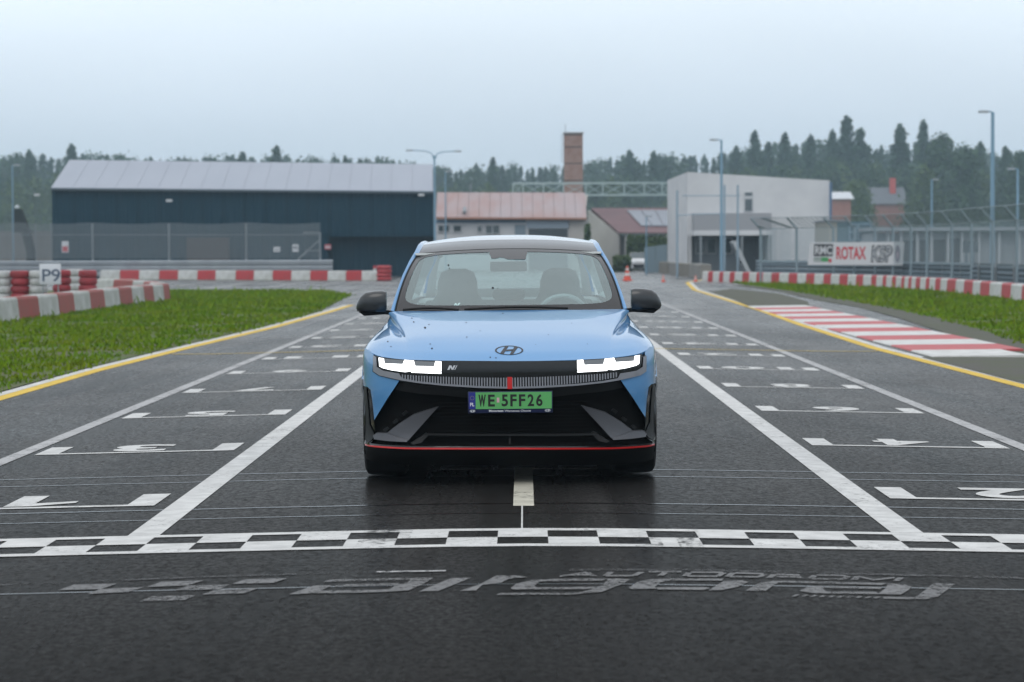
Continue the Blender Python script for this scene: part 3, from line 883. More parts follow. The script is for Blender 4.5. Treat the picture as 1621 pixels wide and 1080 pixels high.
full_panel('lower_grille_lip', [(677,686.4),(740,687.2),(807,687.4)], [(677,689.2),(740,690),(807,690.2)], M_PLAST, bumper, off=0.0, thick=0.05)
panel('lower_grille_post', [(674,686),(679,688),(667,701),(655,704),(650,702)], M_PLAST, bumper, off=0.0, thick=0.05)
panel('lower_grille_divider', [(805.5,689),(808.5,689),(808.5,703),(805.5,703)], M_PLAST, bumper, off=-0.02, both=False)
# intake mesh lines
mb = MB()
for k in range(9):
    zz = 0.34 + 0.022 * k
    for xx in [-.5 + 0.05 * i for i in range(20)]:
        mb.bar((xx, Dn(xx, zz) + 0.05, zz), (xx + .05, Dn(xx + .05, zz) + 0.05, zz), 0.006, 0.005)
im = mb.build('intake_mesh', M_DARK, bumper, smooth=False); im['kind'] = 'stuff'
full_panel('splitter_upper', [(577,699),(600,703.4),(645,706),(700,706.4),(807,706.2)], [(577,703),(600,706.4),(645,709),(700,709.2),(807,709.2)], M_GLOSS, bumper, off=0.018, thick=0.09)
full_panel('red_splitter_line', [(577.6,702.8),(600,706.0),(645,708.6),(700,708.9),(807,708.8)], [(577.6,705.2),(600,708.6),(645,711.2),(700,711.6),(807,711.6)], M_RED, bumper, off=0.024, thick=0.09)
full_panel('splitter_lower', [(577.6,705.4),(600,708.8),(645,711.4),(700,711.8),(807,711.8)], [(580,726),(600,733),(645,736),(700,737),(807,737)], M_DARK, bumper, off=0.012, thick=0.12)
# flat floor under the car
MB().box((-0.86, 0.30, 0.145), (0.86, 4.5, 0.175)).build('underbody', M_DARK, car)

# ---- headlights
for s in (-1, 1):
    hl = None
    def hp(name, pts, ma, off, thick, parent):
        o = panel(name, pts, ma, parent, off=off, thick=thick, both=True, cut=0.03)
        keep, drop = (o[0], o[1]) if s < 0 else (o[1], o[0])
        bpy.data.objects.remove(drop)
        return keep
    hl = hp('headlight', [(595.5,564.6),(608,567.2),(640,570),(701,572),(701,593),(650,590.6),(620,587),(604,583.5),(597,580)], M_GLOSS, 0.003, 0.03, car)
    hp('led_strip', [(599.3,566.4),(607.6,567.6),(608.6,575.4),(637.5,576.6),(640,569.9),(655,571),(657.2,579.6),(687.2,580.2),(689.2,571.9),(698.6,572.4),(698.6,588.3),(651,587.9),(641,589.2),(620,586.2),(606,582.8),(600.6,580)], M_LED, 0.010, 0.012, hl)
    hp('led_strip', [(651,589.1),(698.6,589.5),(698.6,591.8),(651,589.9)], M_LED, 0.010, 0.012, hl)
    hp('lamp_recess', [(609.4,568),(638.2,570.4),(637,575.6),(609.8,574.6)], M_LAMPIN, 0.006, 0.01, hl)
    hp('lamp_recess', [(656.6,571.6),(687.8,572.8),(686.6,579.2),(658,578.8)], M_LAMPIN, 0.006, 0.01, hl)

# ---- number plate with its holder
plate = thing('tmp', 'x', 'x'); bpy.data.objects.remove(plate)
def fquad(x0, x1, z0, z1, y, name, ma, parent, th=0.006, bev=0.0):
    return MB().box((x0, y - th, z0), (x1, y, z1)).build(name, ma, parent, bevel=bev)
PZ0, PZ1 = 0.462, 0.588
px0, px1 = -0.254, 0.262
holder = fquad(px0 - .006, px1 + .006, PZ0 - .004, PZ1 + .004, 0.002, 'number_plate', mat('plate_holder', (0.010, 0.016, 0.06), 0.35), car, 0.035, 0.003)
holder['label'] = 'green number plate reading WE 5FF26 in a dark blue holder'
fquad(px0 + .042, px1, PZ0 + .022, PZ1, -0.0335, 'plate_face', mat('plate_green', (0.10, 0.40, 0.115), 0.4, noise=(9, 0.25, (0.14, 0.42, 0.16))), holder, 0.003)
fquad(px0, px0 + .0415, PZ0 + .022, PZ1, -0.0335, 'country_strip', mat('plate_blue', (0.012, 0.02, 0.22), 0.4), holder, 0.003)
M_PB = mat('plate_black', (0.006, 0.006, 0.006), 0.5)
M_PW = mat('plate_white', (0.75, 0.77, 0.80), 0.5)
def plate_text(body, x0, x1, z0, z1, ma, name='plate_characters', y=-0.0375, off=0.0):
    vs, fs = text_mesh(body, off=off)
    mb = MB().add([(x0 + u * (x1 - x0), y, z0 + v * (z1 - z0)) for u, v in vs], fs)
    return mb.build(name, ma, holder, smooth=False, fix=False)
cz0, cz1 = PZ0 + .037, PZ1 - .014
cx = px0 + .060
for ch, wd, gap in (('W', .046, .014), ('E', .042, .042), ('5', .040, .014), ('F', .040, .014), ('F', .040, .014), ('2', .040, .013), ('6', .040, .01)):
    plate_text(ch, cx, cx + wd, cz0, cz1, M_PB, off=0.05 if ch == 'W' else 0.028)
    if ch == 'E': fquad(cx + wd + .012, cx + wd + .028, PZ0 + .062, PZ0 + .092, -0.0365, 'plate_seal', mat('seal_pink', (0.62, 0.40, 0.42), 0.4), holder, 0.002)
    cx += wd + gap
plate_text('PL', px0 + .008, px0 + .034, PZ0 + .040, PZ0 + .062, M_PW, off=0.02)
for k in range(12):
    a = 2 * math.pi * k / 12
    MB().obox((px0 + .021 + .012 * math.cos(a), -0.0372, PZ1 - .035 + .012 * math.sin(a)), (.0012, 0, 0), (0, .0005, 0), (0, 0, .0012)).build('plate_star', mat('star_yellow', (0.55, 0.42, 0.05), 0.5), holder)
plate_text('Motortest', px0 + .125, px0 + .215, PZ0 + .003, PZ0 + .017, M_PW, y=-0.0338, off=0.015)
plate_text('Warszawa Okecie', px0 + .222, px0 + .385, PZ0 + .003, PZ0 + .016, M_PW, y=-0.0338)
for cxx in (px0 + .022, px1 - .026):
    mb = MB(); 
    vs_, fs_ = [], []
    for k in range(20):
        a = 2 * math.pi * k / 20
        for r_ in (1.0, 0.78): vs_.append((cxx + .017 * r_ * math.cos(a), -0.0340, PZ0 + .010 + .008 * r_ * math.sin(a)))
    for k in range(20): fs_.append((2*k, 2*((k+1) % 20), 2*((k+1) % 20) + 1, 2*k + 1))
    mb.add(vs_, fs_)
    for sx in (-1, 1): mb.add([(cxx + sx*.005 - .003, -0.0340, PZ0 + .005), (cxx + sx*.005 + .001, -0.0340, PZ0 + .005), (cxx + sx*.005 + .004, -0.0340, PZ0 + .015), (cxx + sx*.005, -0.0340, PZ0 + .015)], [(0,1,2,3)])
    mb.build('holder_emblem', M_PW, holder, smooth=False, fix=False)

# ---- badges and dirt projected on to the bonnet
def hood_pt(px, py, lift=0.002):
    o, v = cray(px, py)
    hit = HOOD.ray_cast(o, v)
    if hit[0] is None: return None
    n = hit[1] if hit[1].z > 0 else -hit[1]
    return hit[0] + n * lift
mb = MB()
E0 = (806, 555.0); EA, EB = 22.5, 7.4
rings = [[hood_pt(E0[0] + EA*k_*math.cos(2*math.pi*i/40), E0[1] + EB*k_*math.sin(2*math.pi*i/40)) for i in range(41)] for k_ in (1.0, 0.88)]
mb.grid(rings)
def hq(pts): 
    q = [hood_pt(E0[0] + x, E0[1] + y, 0.0025) for x, y in pts]
    mb.add(q, [tuple(range(len(q)))])
hq([(-14.5,5.0),(-8.5,5.8),(-1,-6.2),(-6.5,-5.9)]); hq([(6.5,5.9),(1,6.2),(8.5,-5.8),(14.5,-5.0)]); hq([(-6.5,1.8),(-4.5,-0.9),(6.5,-1.8),(4.5,0.9)])
mb.build('bonnet_emblem', mat('emblem_dark', (0.03, 0.035, 0.045), 0.25, metal=0.6), hood, smooth=False)
def nq(name, pts, ma, off):
    L = [fp(a, b_, off) for a, b_ in pts]
    return MB().add(L, [tuple(range(len(L)))]).build(name, ma, bumper, smooth=False)
mN = mat('badge_silver', (0.62, 0.63, 0.65), 0.3, metal=0.3)
nb = MB()
for pts in ([(708,585.6),(711.4,585.6),(714.6,578.6),(711.4,578.6)], [(711.4,578.6),(714.6,578.6),(717.6,585.6),(715,585.6)], [(715,585.6),(717.6,585.6),(721,578.6),(718.2,578.6)]):
    L = [fp(a, b_, 0.004) for a, b_ in pts]; nb.add(L, [(0,1,2,3)])
nb.build('front_badge', mN, bumper, smooth=False)
nq('front_badge_slash', [(719.2,585.6),(720.4,585.6),(724,578.6),(722.8,578.6)], mN, 0.004)
M_DIRTS = mat('fly_spot', (0.015, 0.015, 0.02), 0.7)
spots = [(673,519,1.6),(655,510,1.0),(652,504,.8),(679,514,.8),(738,511,.8),(684,552,1.2),(681,545,.9),(614,541,1.0),(619,549,.8),(776,566,1.1),(785,567,.9),(640,533,.7),(739,534,.8),(796,496.5,.9),(600,535,.7),(868,530,.6),(905,512,.6),(930,545,.6),(760,524,.5),(848,546,.5)]
mb = MB()
for a, b_, r_ in spots:
    r_ *= 1.35
    q = [hood_pt(a + r_*random.uniform(.7,1.1)*math.cos(2*math.pi*i/7), b_ + 0.75*r_*random.uniform(.7,1.1)*math.sin(2*math.pi*i/7), 0.0015) for i in range(7)]
    if None not in q: mb.add(q, [tuple(range(7))])
ds = mb.build('dirt_spots', M_DIRTS, hood, smooth=False); ds['kind'] = 'stuff'

# ---- greenhouse
def W(u, v):                                # windscreen surface, u -1..1, v 0 base..1 top
    xb, xt = 0.775, 0.640
    base = Vector((xb*u, 1.215 + 0.175*u*u, 1.052 + 0.002*u*u))
    top = Vector((xt*u, 2.05 + 0.11*u*u, 1.478 - 0.030*u*u))
    p = base.lerp(top, v)
    k = 4*v*(1 - v)
    return p + Vector((0.012*u*k, -0.025*k, 0.032*k))
def wgrid(u0, u1, v0, v1, nu, nv, off):
    rows = []
    for i in range(nv + 1):
        v = v0 + (v1 - v0)*i/nv
        rows.append([W(u0 + (u1 - u0)*j/nu, v) + Vector((0, -off*0.45, off*0.89)) for j in range(nu + 1)])
    return rows
ws = MB().grid(wgrid(-1, 1, -0.03, 1, 30, 16, 0)).build('windscreen', M_GLASS, car, ang=80)
# printed border under the glass: outer edge minus a rounded window
def fritw(t):                               # rounded rectangle in (u, v)
    a = 2*math.pi*t
    c, s_ = math.cos(a), math.sin(a)
    n_ = 9.0
    r_ = (abs(c)**n_ + abs(s_)**n_) ** (-1/n_)
    return 0.945*c*r_, 0.51 + 0.425*s_*r_
fr_rows = [[], []]
for k in range(161):
    u, v = fritw(k/160)
    a = math.atan2(v - 0.51, u)
    c, s_ = math.cos(2*math.pi*k/160), math.sin(2*math.pi*k/160)
    m_ = max(abs(c), abs(s_))
    fr_rows[0].append(W(c/m_, min(1, max(-0.03, 0.5 + 0.5*s_/m_))) + Vector((0, -.0009, .0018)))
    fr_rows[1].append(W(u, v) + Vector((0, -.0009, .0018)))
MB().grid(fr_rows).build('glass_border', M_FRIT, ws)
cam_rows = [[W(-0.215 + 0.43*j/8, 1.0) + Vector((0, -.0010, .0020)) for j in range(9)],
            [W((-0.20 + 0.40*j/8), 0.90) + Vector((0, -.0010, .0020)) for j in range(9)],
            [W((-0.175 + 0.35*j/8), 0.775 + (0.02 if j in (0, 1) else 0.045 if j == 2 else 0.03 if j == 3 else 0)) + Vector((0, -.0010, .0020)) for j in range(9)]]
MB().grid(cam_rows).build('sensor_shade', M_FRIT, ws)
MB().path([W(-1 + 2*j/24, 1.003) for j in range(25)], 0.0045, 6).build('header_seal', M_PLAST, ws)
for s in (-1, 1):
    MB().path([W(s*1.0, -0.02 + 1.02*j/14) + Vector((0, -0.002, 0.003)) for j in range(15)], 0.0055, 6).build('side_seal', M_PLAST, ws)
for x0, x1, lift in ((-0.72, -0.34, 0.0), (-0.30, 0.40, 0.006)):
    pts = []
    for j in range(13):
        u = (x0 + (x1 - x0)*j/12) / 0.775
        pts.append(W(u, 0.012 + 0.022*math.sin(math.pi*j/12) + lift) + Vector((0, -0.012, 0.012)))
    wip = MB()
    for a, b_ in zip(pts[:-1], pts[1:]): wip.tube(a, b_, 0.0085, n=6)
    wip.build('wiper', M_PLAST, ws)
cowl = MB().grid([[W(u/20, -0.02) + Vector((0, 0.01, -0.035)) for u in range(-20, 21)], [Vector((0.80*u/20, 1.19 + 0.19*(u/20)**2, 1.052)) for u in range(-20, 21)]])
cowl.build('cowl', M_PLAST, car)
mb = MB()
for a, b_, r_ in ((710,420,1.7),(711,425,.8),(780,456,2.0),(788,457,.8),(801,485,1.6),(659,484.5,.9),(678,493,.7)):
    o, v = cray(a, b_)
    wm = BVHTree.FromPolygons([tuple(x_.co) for x_ in ws.data.vertices], [tuple(p.vertices) for p in ws.data.polygons])
    q = []
    for i in range(8):
        o, v = cray(a + r_*random.uniform(.8,1.1)*math.cos(6.283*i/8), b_ + .8*r_*random.uniform(.8,1.1)*math.sin(6.283*i/8))
        h = wm.ray_cast(o, v)
        if h[0] is not None: q.append(h[0] + Vector((0, -.002, .002)))
    if len(q) == 8: mb.add(q, [tuple(range(8))])
d2 = mb.build('dirt_spots', M_DIRTS, ws, smooth=False); d2['kind'] = 'stuff'
# little badge on the dash side of the glass
bq = MB()
wm = BVHTree.FromPolygons([tuple(x_.co) for x_ in ws.data.vertices], [tuple(p.vertices) for p in ws.data.polygons])
for P in ([(718,484),(720,484),(722.4,479),(720.4,479)], [(720.4,479),(722.4,479),(725,484),(723,484)], [(723,484),(725,484),(729,478.6),(726,478.6)]):
    q = [wm.ray_cast(*cray(a, b_))[0] + Vector((0, .002, -.004)) for a, b_ in P]
    bq.add(q, [(0,1,2,3)])
bq.build('glass_badge', mat('sticker_white', (0.8, 0.8, 0.8), 0.5), ws, smooth=False)

# roof: black glass from the header back
def roof_rows(d0z, nu=28):
    rows = []
    for d, zc, zs, xw in d0z:
        rows.append([Vector((xw*u, d + (0.11*u*u if d < 2.5 else 0.11*u*u*max(0, (3.2 - d)/0.7)), zc - (zc - zs)*abs(u)**2.4)) for u in [-1 + 2*k/nu for k in range(nu + 1)]])
    return rows
RT = [(2.055,1.480,1.450,.640),(2.13,1.500,1.472,.636),(2.25,1.5255,1.497,.630),(2.37,1.545,1.513,.624)]
RT2 = [(2.375,1.546,1.514,.624),(2.5,1.561,1.522,.618),(2.65,1.573,1.529,.612),(2.85,1.582,1.535,.606),(3.1,1.585,1.537,.60),(3.5,1.578,1.53,.59),(3.9,1.555,1.505,.575),(4.2,1.52,1.47,.56)]
MB().grid(roof_rows(RT)).build('roof_header', M_GLOSS, car, ang=80)
MB().grid(roof_rows(RT2)).build('roof_glass', mat('roof_panel', (0.012, 0.013, 0.016), 0.06, spec=0.5, coat=1.0), car, ang=80)
# body-coloured pillars and roof rails
PO = [(.810,1.40,1.055),(.778,1.58,1.16),(.738,1.80,1.292),(.700,2.0,1.392),(.672,2.17,1.458),(.650,2.35,1.502),(.636,2.6,1.528),(.625,3.1,1.538),(.612,3.6,1.525),(.595,4.1,1.475),(.585,4.3,1.43)]
for s in (-1, 1):
    rows = []
    for i, (x, d, z) in enumerate(PO):
        if d <= 2.16:
            t = (d - 1.39)/(2.16 - 1.39)
            q = W(1.0, t if t < 1 else 1.0)
            inn = Vector((q.x + .004, q.y, q.z))
        else:
            xi = interp([(2.16,.640),(2.37,.624),(2.65,.612),(3.1,.60),(3.9,.575),(4.3,.555)], d)
            zi = interp([(2.16,1.452),(2.25,1.497),(2.37,1.513),(2.65,1.529),(3.1,1.537),(3.9,1.505),(4.3,1.45)], d)
            inn = Vector((xi, d, zi))
        o_ = Vector((x, d, z))
        mid = (inn + o_)/2 + Vector((0.010, -0.004, 0.010))
        low = o_ + Vector((0.004, 0.012, -0.028))
        low2 = o_ + Vector((-0.03, 0.03, -0.045))
        rows.append([Vector((s*p.x, p.y, p.z)) for p in (inn + Vector((-.006, 0, -.012)), inn, mid, o_, low, low2)])
    MB().grid(rows).build('roof_pillar', M_BLUE, car, ang=70)
    # side glass
    top_ = [Vector((x + .0, d + .02, z - .04)) for x, d, z in PO[0:]]
    bot_ = []
    for x, d, z in PO:
        bz = interp([(1.375,1.045),(1.75,1.03),(2.6,1.05),(3.4,1.07),(4.3,1.10)], d)
        bx = interp([(1.375,.800),(1.75,.80),(2.6,.80),(3.4,.79),(4.2,.73),(4.3,.72)], d)
        bot_.append(Vector((bx, d, bz)))
    rows = [[Vector((s*p.x, p.y, p.z)) for p in (a, (a + b_)/2 + Vector((.012, 0, 0)), b_)] for a, b_ in zip(top_, bot_)]
    MB().grid(rows).build('side_window', M_SGLASS, car, ang=80)
    MB().bar((s*.62, 2.62, 1.50), (s*.77, 2.66, 1.05), .05, .06).build('door_pillar', M_PLAST, car)
    # rear pillar
    MB().grid([[Vector((s*.585, 4.3, 1.43)), Vector((s*.56, 4.22, 1.47))], [Vector((s*.66, 4.45, 1.27)), Vector((s*.60, 4.42, 1.29))], [Vector((s*.70, 4.58, 1.09)), Vector((s*.62, 4.58, 1.10))]]).build('rear_pillar', M_BLUE, car)
MB().grid([[Vector((x, 4.22 + .02*(1 - abs(x)), 1.50)) for x in (-.56, 0, .56)], [Vector((x, 4.62, 1.10)) for x in (-.62, 0, .62)]]).build('rear_window', M_SGLASS, car)
MB().box((-.55, 4.15, 1.505), (.55, 4.42, 1.525)).build('rear_spoiler', M_GLOSS, car, bevel=.008)

# ---- door mirrors
for s in (-1, 1):
    d0 = 1.52
    # housing: rounded, taller inside, tapering outwards
    prof = [(.845, .072, .070, 1.122), (.87, .078, .082, 1.122), (.93, .078, .088, 1.120), (.985, .074, .086, 1.116), (1.02, .060, .076, 1.106), (1.045, .036, .055, 1.092), (1.055, .008, .02, 1.085)]
    rows = []
    for x, hz, hd, zc in prof:
        ring = []
        for i in range(21):
            a = 2*math.pi*i/20
            c, s_ = math.cos(a), math.sin(a)
            n_ = 4.0
            r_ = (abs(c)**n_ + abs(s_)**n_)**(-1/n_)
            ring.append(Vector((s*x, d0 + .10 + (x - .845)*.18 + hd*r_*c, max(1.055, zc + hz*r_*s_ - .0))))
        rows.append(ring)
    mbm = MB().grid(rows)
    mbm.add(rows[0][:-1], [tuple(range(20))])
    mirror = mbm.build('door_mirror', mat('mirror_black', (0.018, 0.021, 0.024), 0.28, coat=0.4), car, ang=45)
    base = MB()
    base.add([(s*.83, d0 + .06, 1.064), (s*1.05, d0 + .10, 1.064), (s*1.052, d0 + .18, 1.064), (s*.83, d0 + .22, 1.064),
              (s*.86, d0 + .07, 1.036), (s*1.0, d0 + .10, 1.026), (s*1.0, d0 + .17, 1.026), (s*.86, d0 + .2, 1.036)],
             [(0,1,2,3),(4,5,6,7),(0,1,5,4),(1,2,6,5),(2,3,7,6),(3,0,4,7)])
    base.build('mirror_base', M_PLAST, mirror, bevel=.006)
    MB().bar((s*.79, d0 + .12, 1.045), (s*.88, d0 + .12, 1.052), .09, .028).build('mirror_arm', M_PLAST, mirror)
    MB().add([(s*.855, d0 + .19, 1.06), (s*1.03, d0 + .22, 1.065), (s*1.02, d0 + .22, 1.165), (s*.855, d0 + .19, 1.185)], [(0,1,2,3)]).build('mirror_glass', mat('mirror_glass', (0.6, 0.6, 0.6), 0.03, metal=1.0), mirror)

# ---- wheels
for dx, r_ in ((0.88, 0.365), (3.88, 0.365)):
    for s in (-1, 1):
        c = Vector((s*0.812, dx, r_ - 0.004))
        hub = thing('wheel', 'x', 'x'); del hub['label']; del hub['category']
        hub.parent = car; ORG[hub.name] = Vector((0, 0, 0))
        wd = .138
        prof = [(.270, -wd*.8), (.30, -wd*.96), (.335, -wd), (.356, -wd*.90), (.364, -wd*.72), (.3655, -.05), (.3655, .05), (.364, wd*.72), (.356, wd*.90), (.335, wd), (.30, wd*.96), (.270, wd*.8)]
        MB().lathe(prof, c, 'X', 48).build('tyre', M_RUBBER, hub)
        rim = MB().lathe([(.272, s*-.10), (.262, s*-.09), (.255, s*.05), (.262, s*.105), (.274, s*.11)], c, 'X', 40)
        for k in range(5):
            for dl in (-.13, .13):
                a = 2*math.pi*k/5 + dl*.6
                a2 = 2*math.pi*k/5 + dl
                rim.bar(c + Vector((s*.10, .05*math.cos(a), .05*math.sin(a))), c + Vector((s*.11, .262*math.cos(a2), .262*math.sin(a2))), .035, .03)
        rim.tube(c + Vector((s*.06, 0, 0)), c + Vector((s*.115, 0, 0)), .075, n=20)
        rim.build('rim', M_SILV, hub)
        MB().tube(c + Vector((s*-.02, 0, 0)), c + Vector((s*.01, 0, 0)), .20, n=28).build('brake_disc', M_GREYP, hub)

# ---- cabin
inn_ = MB()
inn_.grid([[Vector((x, 1.30 + .1*x*x, 1.0)) for x in (-.74, -.4, 0, .4, .74)], [Vector((x, 1.62, 1.025)) for x in (-.74, -.4, 0, .4, .74)], [Vector((x, 1.90, 1.0)) for x in (-.74, -.4, 0, .4, .74)], [Vector((x, 1.97, .85)) for x in (-.74, -.4, 0, .4, .74)], [Vector((x, 1.95, .4)) for x in (-.74, -.4, 0, .4, .74)]])
inn_.build('dashboard', mat('dash', (0.20, 0.23, 0.23), 0.8), car)
MB().box((-.78, 1.9, .28), (.78, 4.4, .30)).build('cabin_floor', M_TRIM, car)
for x in (-.38, .38):
    seat = MB()
    seat.box((x - .26, 2.15, .45), (x + .26, 2.7, .60))
    st = seat.build('seat', M_SEAT, car, bevel=.05)
    back = []
    for z, hw, dd in ((.55, .25, 2.66), (.70, .27, 2.70), (.90, .265, 2.75), (1.02, .235, 2.79), (1.10, .185, 2.82), (1.15, .15, 2.83), (1.24, .145, 2.85), (1.31, .12, 2.86), (1.335, .06, 2.865)):
        back.append([Vector((x + hw*u, dd - .05*(1 - u**4) + .03*u*u, z)) for u in (-1, -.9, -.6, -.2, .2, .6, .9, 1)] + [Vector((x + hw*u, dd + .09, z)) for u in (1, .5, -.5, -1)] + [Vector((x - hw, dd - .0 + .03, z))])
    MB().grid(back).build('seat_back', M_SEAT, st, ang=60)
rb = MB()
rb.box((-.66, 3.45, .45), (.66, 3.95, .62)).box((-.66, 3.9, .6), (.66, 4.05, 1.08))
rb.box((-.50, 3.92, 1.08), (-.25, 4.02, 1.22)).box((.25, 3.92, 1.08), (.50, 4.02, 1.22)).box((-.13, 3.92, 1.08), (.13, 4.02, 1.16))
rb.build('rear_seat', M_SEAT, car, bevel=.03)
sw = MB()
cw = Vector((.38, 2.03, .985)); axd = Vector((0, -.90, -.42)).normalized()
u1 = Vector((1, 0, 0)); u2 = u1.cross(axd).normalized()
pts = [cw + u1*(.178*math.cos(2*math.pi*k/32)) + u2*(.178*math.sin(2*math.pi*k/32)) for k in range(33)]
sw.path(pts, .016, 8)
sw.bar(cw - u1*.17, cw + u1*.17, .03, .02); sw.bar(cw, cw - u2*.17 if u2.z > 0 else cw + u2*.17, .05, .02)
sw.build('steering_wheel', mat('wheel_leather', (0.30, 0.33, 0.34), 0.5), car)
MB().box((-.13, 2.02, 1.32), (.13, 2.05, 1.39)).build('rear_view_mirror', M_PLAST, car, bevel=.012)
MB().box((-.66, 2.1, 1.44), (.66, 4.2, 1.455)).build('headliner', mat('headliner', (0.75, 0.78, 0.76), 0.9), car)

for s in (-1, 1):
    ln = []
    for x, d, z in PO:
        ln.append([Vector((s*(x - .06), d + .01, z - .010)), Vector((s*(x - .035), d + .015, z - .025)), Vector((s*(x - .04), d + .03, z - .06))])
    MB().grid(ln).build('pillar_trim', M_TRIM, car)
    MB().grid([[Vector((s*.775, d, z)) for d in (1.42, 2.0, 2.8, 3.5, 4.35)] for z in (.30, .7, 1.03)]).build('door_trim', M_TRIM, car)
MB().grid([[Vector((x, 4.50, 1.09)) for x in (-.72, 0, .72)], [Vector((x, 4.06, 1.06)) for x in (-.72, 0, .72)], [Vector((x, 4.06, .5)) for x in (-.72, 0, .72)]]).build('parcel_shelf', M_TRIM, car)
for s in (-1, 1):
    MB().grid([[Vector((s*.565, 4.27, 1.42)), Vector((s*.54, 4.20, 1.46))], [Vector((s*.64, 4.42, 1.27)), Vector((s*.58, 4.40, 1.28))], [Vector((s*.68, 4.55, 1.08)), Vector((s*.60, 4.55, 1.10))]]).build('rear_pillar_trim', M_TRIM, car)
MB().grid([[Vector((x, 4.555, z)) for x in (-.70, 0, .70)] for z in (.6, .9, 1.16)]).build('tailgate_trim', M_TRIM, car)

# ================================================================== background
ORD = ['first','second','third','fourth','fifth','sixth','seventh','eighth','ninth','tenth','eleventh','twelfth','thirteenth','fourteenth','fifteenth','sixteenth','seventeenth','eighteenth','nineteenth','twentieth']
for t_ in ('twenty', 'thirty', 'forty'):
    ORD += [t_ + '-' + o for o in ORD[:9]] + [{'twenty': 'thirtieth', 'thirty': 'fortieth', 'forty': 'fiftieth'}[t_]]
M_BWHITE = mat('barrier_white', (0.60, 0.61, 0.60), 0.55, noise=(2.2, 0.7, (0.36, 0.36, 0.33)))
M_BRED = mat('barrier_red', (0.46, 0.028, 0.035), 0.5, noise=(2.2, 0.55, (0.30, 0.05, 0.05)))
M_OLDRED = mat('barrier_faded_red', (0.30, 0.045, 0.035), 0.65, noise=(2.0, 0.7, (0.20, 0.06, 0.045)))
M_OLDWHITE = mat('barrier_dirty_white', (0.48, 0.49, 0.48), 0.6, noise=(1.6, 0.8, (0.27, 0.28, 0.25)))
M_STEEL = mat('galvanised', (0.30, 0.33, 0.36), 0.45, metal=0.55, noise=(1.5, 0.6, (0.20, 0.22, 0.25)))
M_POST = mat('grey_post', (0.26, 0.29, 0.31), 0.5, metal=0.3)
M_CONC = mat('concrete', (0.27, 0.26, 0.24), 0.85, noise=(1.2, 0.8, (0.17, 0.165, 0.15)))
M_DKSTEEL = mat('blue_grey_rail', (0.115, 0.16, 0.19), 0.6, noise=(0.8, 0.6, (0.09, 0.13, 0.16)))

def barrier_block(a, b, h, wd, ma, label, group, back, taper=0.03):
    """one moulded barrier block standing on the ground from a to b; back = direction away from the viewer's side"""
    a, b = Vector((a.x, a.y, ZL)), Vector((b.x, b.y, ZL))
    c = (a + b) / 2
    d = (b - a); d = d * (1 - 0.012 / d.length)
    n = Vector(back); n.z = 0
    n = (n - d.normalized() * n.dot(d.normalized())).normalized()
    j = random.uniform(-.012, .012)
    base = c + n * (wd / 2 + j) + Vector((0, 0, 0.02))
    e = thing('barrier_block', label, 'barrier', base, group)
    u = d / 2
    prof = [(-wd/2, -.02), (-wd/2 + taper, h - .05), (-wd/2 + taper + .03, h), (wd/2 - taper - .03, h), (wd/2 - taper, h - .05), (wd/2, -.02)]
    vs = []
    for s_ in (-1, -.985, .985, 1):
        k = 1 if abs(s_) < 1 else .985
        vs += [base + u * s_ + n * (p * k) + Vector((0, 0, -.02 + (q + .02) * k)) for p, q in prof]
    m_ = len(prof); fs = [tuple(range(m_ - 1, -1, -1)), tuple(range(3*m_, 4*m_))]
    for r_ in range(3):
        fs += [(r_*m_ + i, r_*m_ + (i+1) % m_, (r_+1)*m_ + (i+1) % m_, (r_+1)*m_ + i) for i in range(m_)]
    # single mesh: put it straight on the empty's place
    mb = MB().add(vs, fs)
    bpy.data.objects.remove(e)
    me_o = mb.build('barrier_block', ma, None, smooth=False)
    me_o.data.transform(Matrix.Translation(-base)); me_o.location = base
    return tag(me_o, label, 'barrier', group)

# far row in front of the hangar
FX = [158,189.3,219.9,251.5,281.3,311.9,341,372.6,401.3,431,460.5,490.6,518.4,547,572,596]
FP = [gp(x, 442.2 + 2.3 * (x - 158) / 438) for x in FX]
for i in range(len(FX) - 1):
    red = i % 2 == 1
    barrier_block(FP[i], FP[i+1], 0.47, 0.4, M_BRED if red else M_BWHITE,
                  f"{'red' if red else 'white'} plastic barrier block before the dark hangar, {ORD[i]} from the left in its row", 'far row of red and white blocks', (0, 1, 0))
area('grass_verge', [(p.x, p.y - .35) for p in FP] + [(p.x, p.y + 3.0) for p in reversed(FP)], M_GROUND, 0.012)
# right-hand curved row
RX = [1111.2,1120,1127.3,1138,1144.2,1154.2,1162.2,1174.3,1185,1196.6,1207,1220,1232.9,1247.4,1260.8,1275.3,1287.8,1303,1314,1328,1340.6,1354,1365.3,1378,1386,1396,1402.3,1411,1417,1425.6,1430.7,1437.3,1442.2,1448.8,1454.8,1464,1470,1479,1487.5,1498,1511,1524,1539,1550.4,1564.7,1584,1598.6,1615.8,1633]
RP = [gp(x, interp(RB, x)) for x in RX]
for i in range(len(RX) - 1):
    red = i % 2 == 1
    barrier_block(RP[i], RP[i+1], 0.46, 0.35, M_BRED if red else M_BWHITE,
                  f"{'red' if red else 'white'} barrier block in the curved row on the right, {ORD[i]} from its far end", 'curved row of blocks on the right', (1, 0.6, 0))
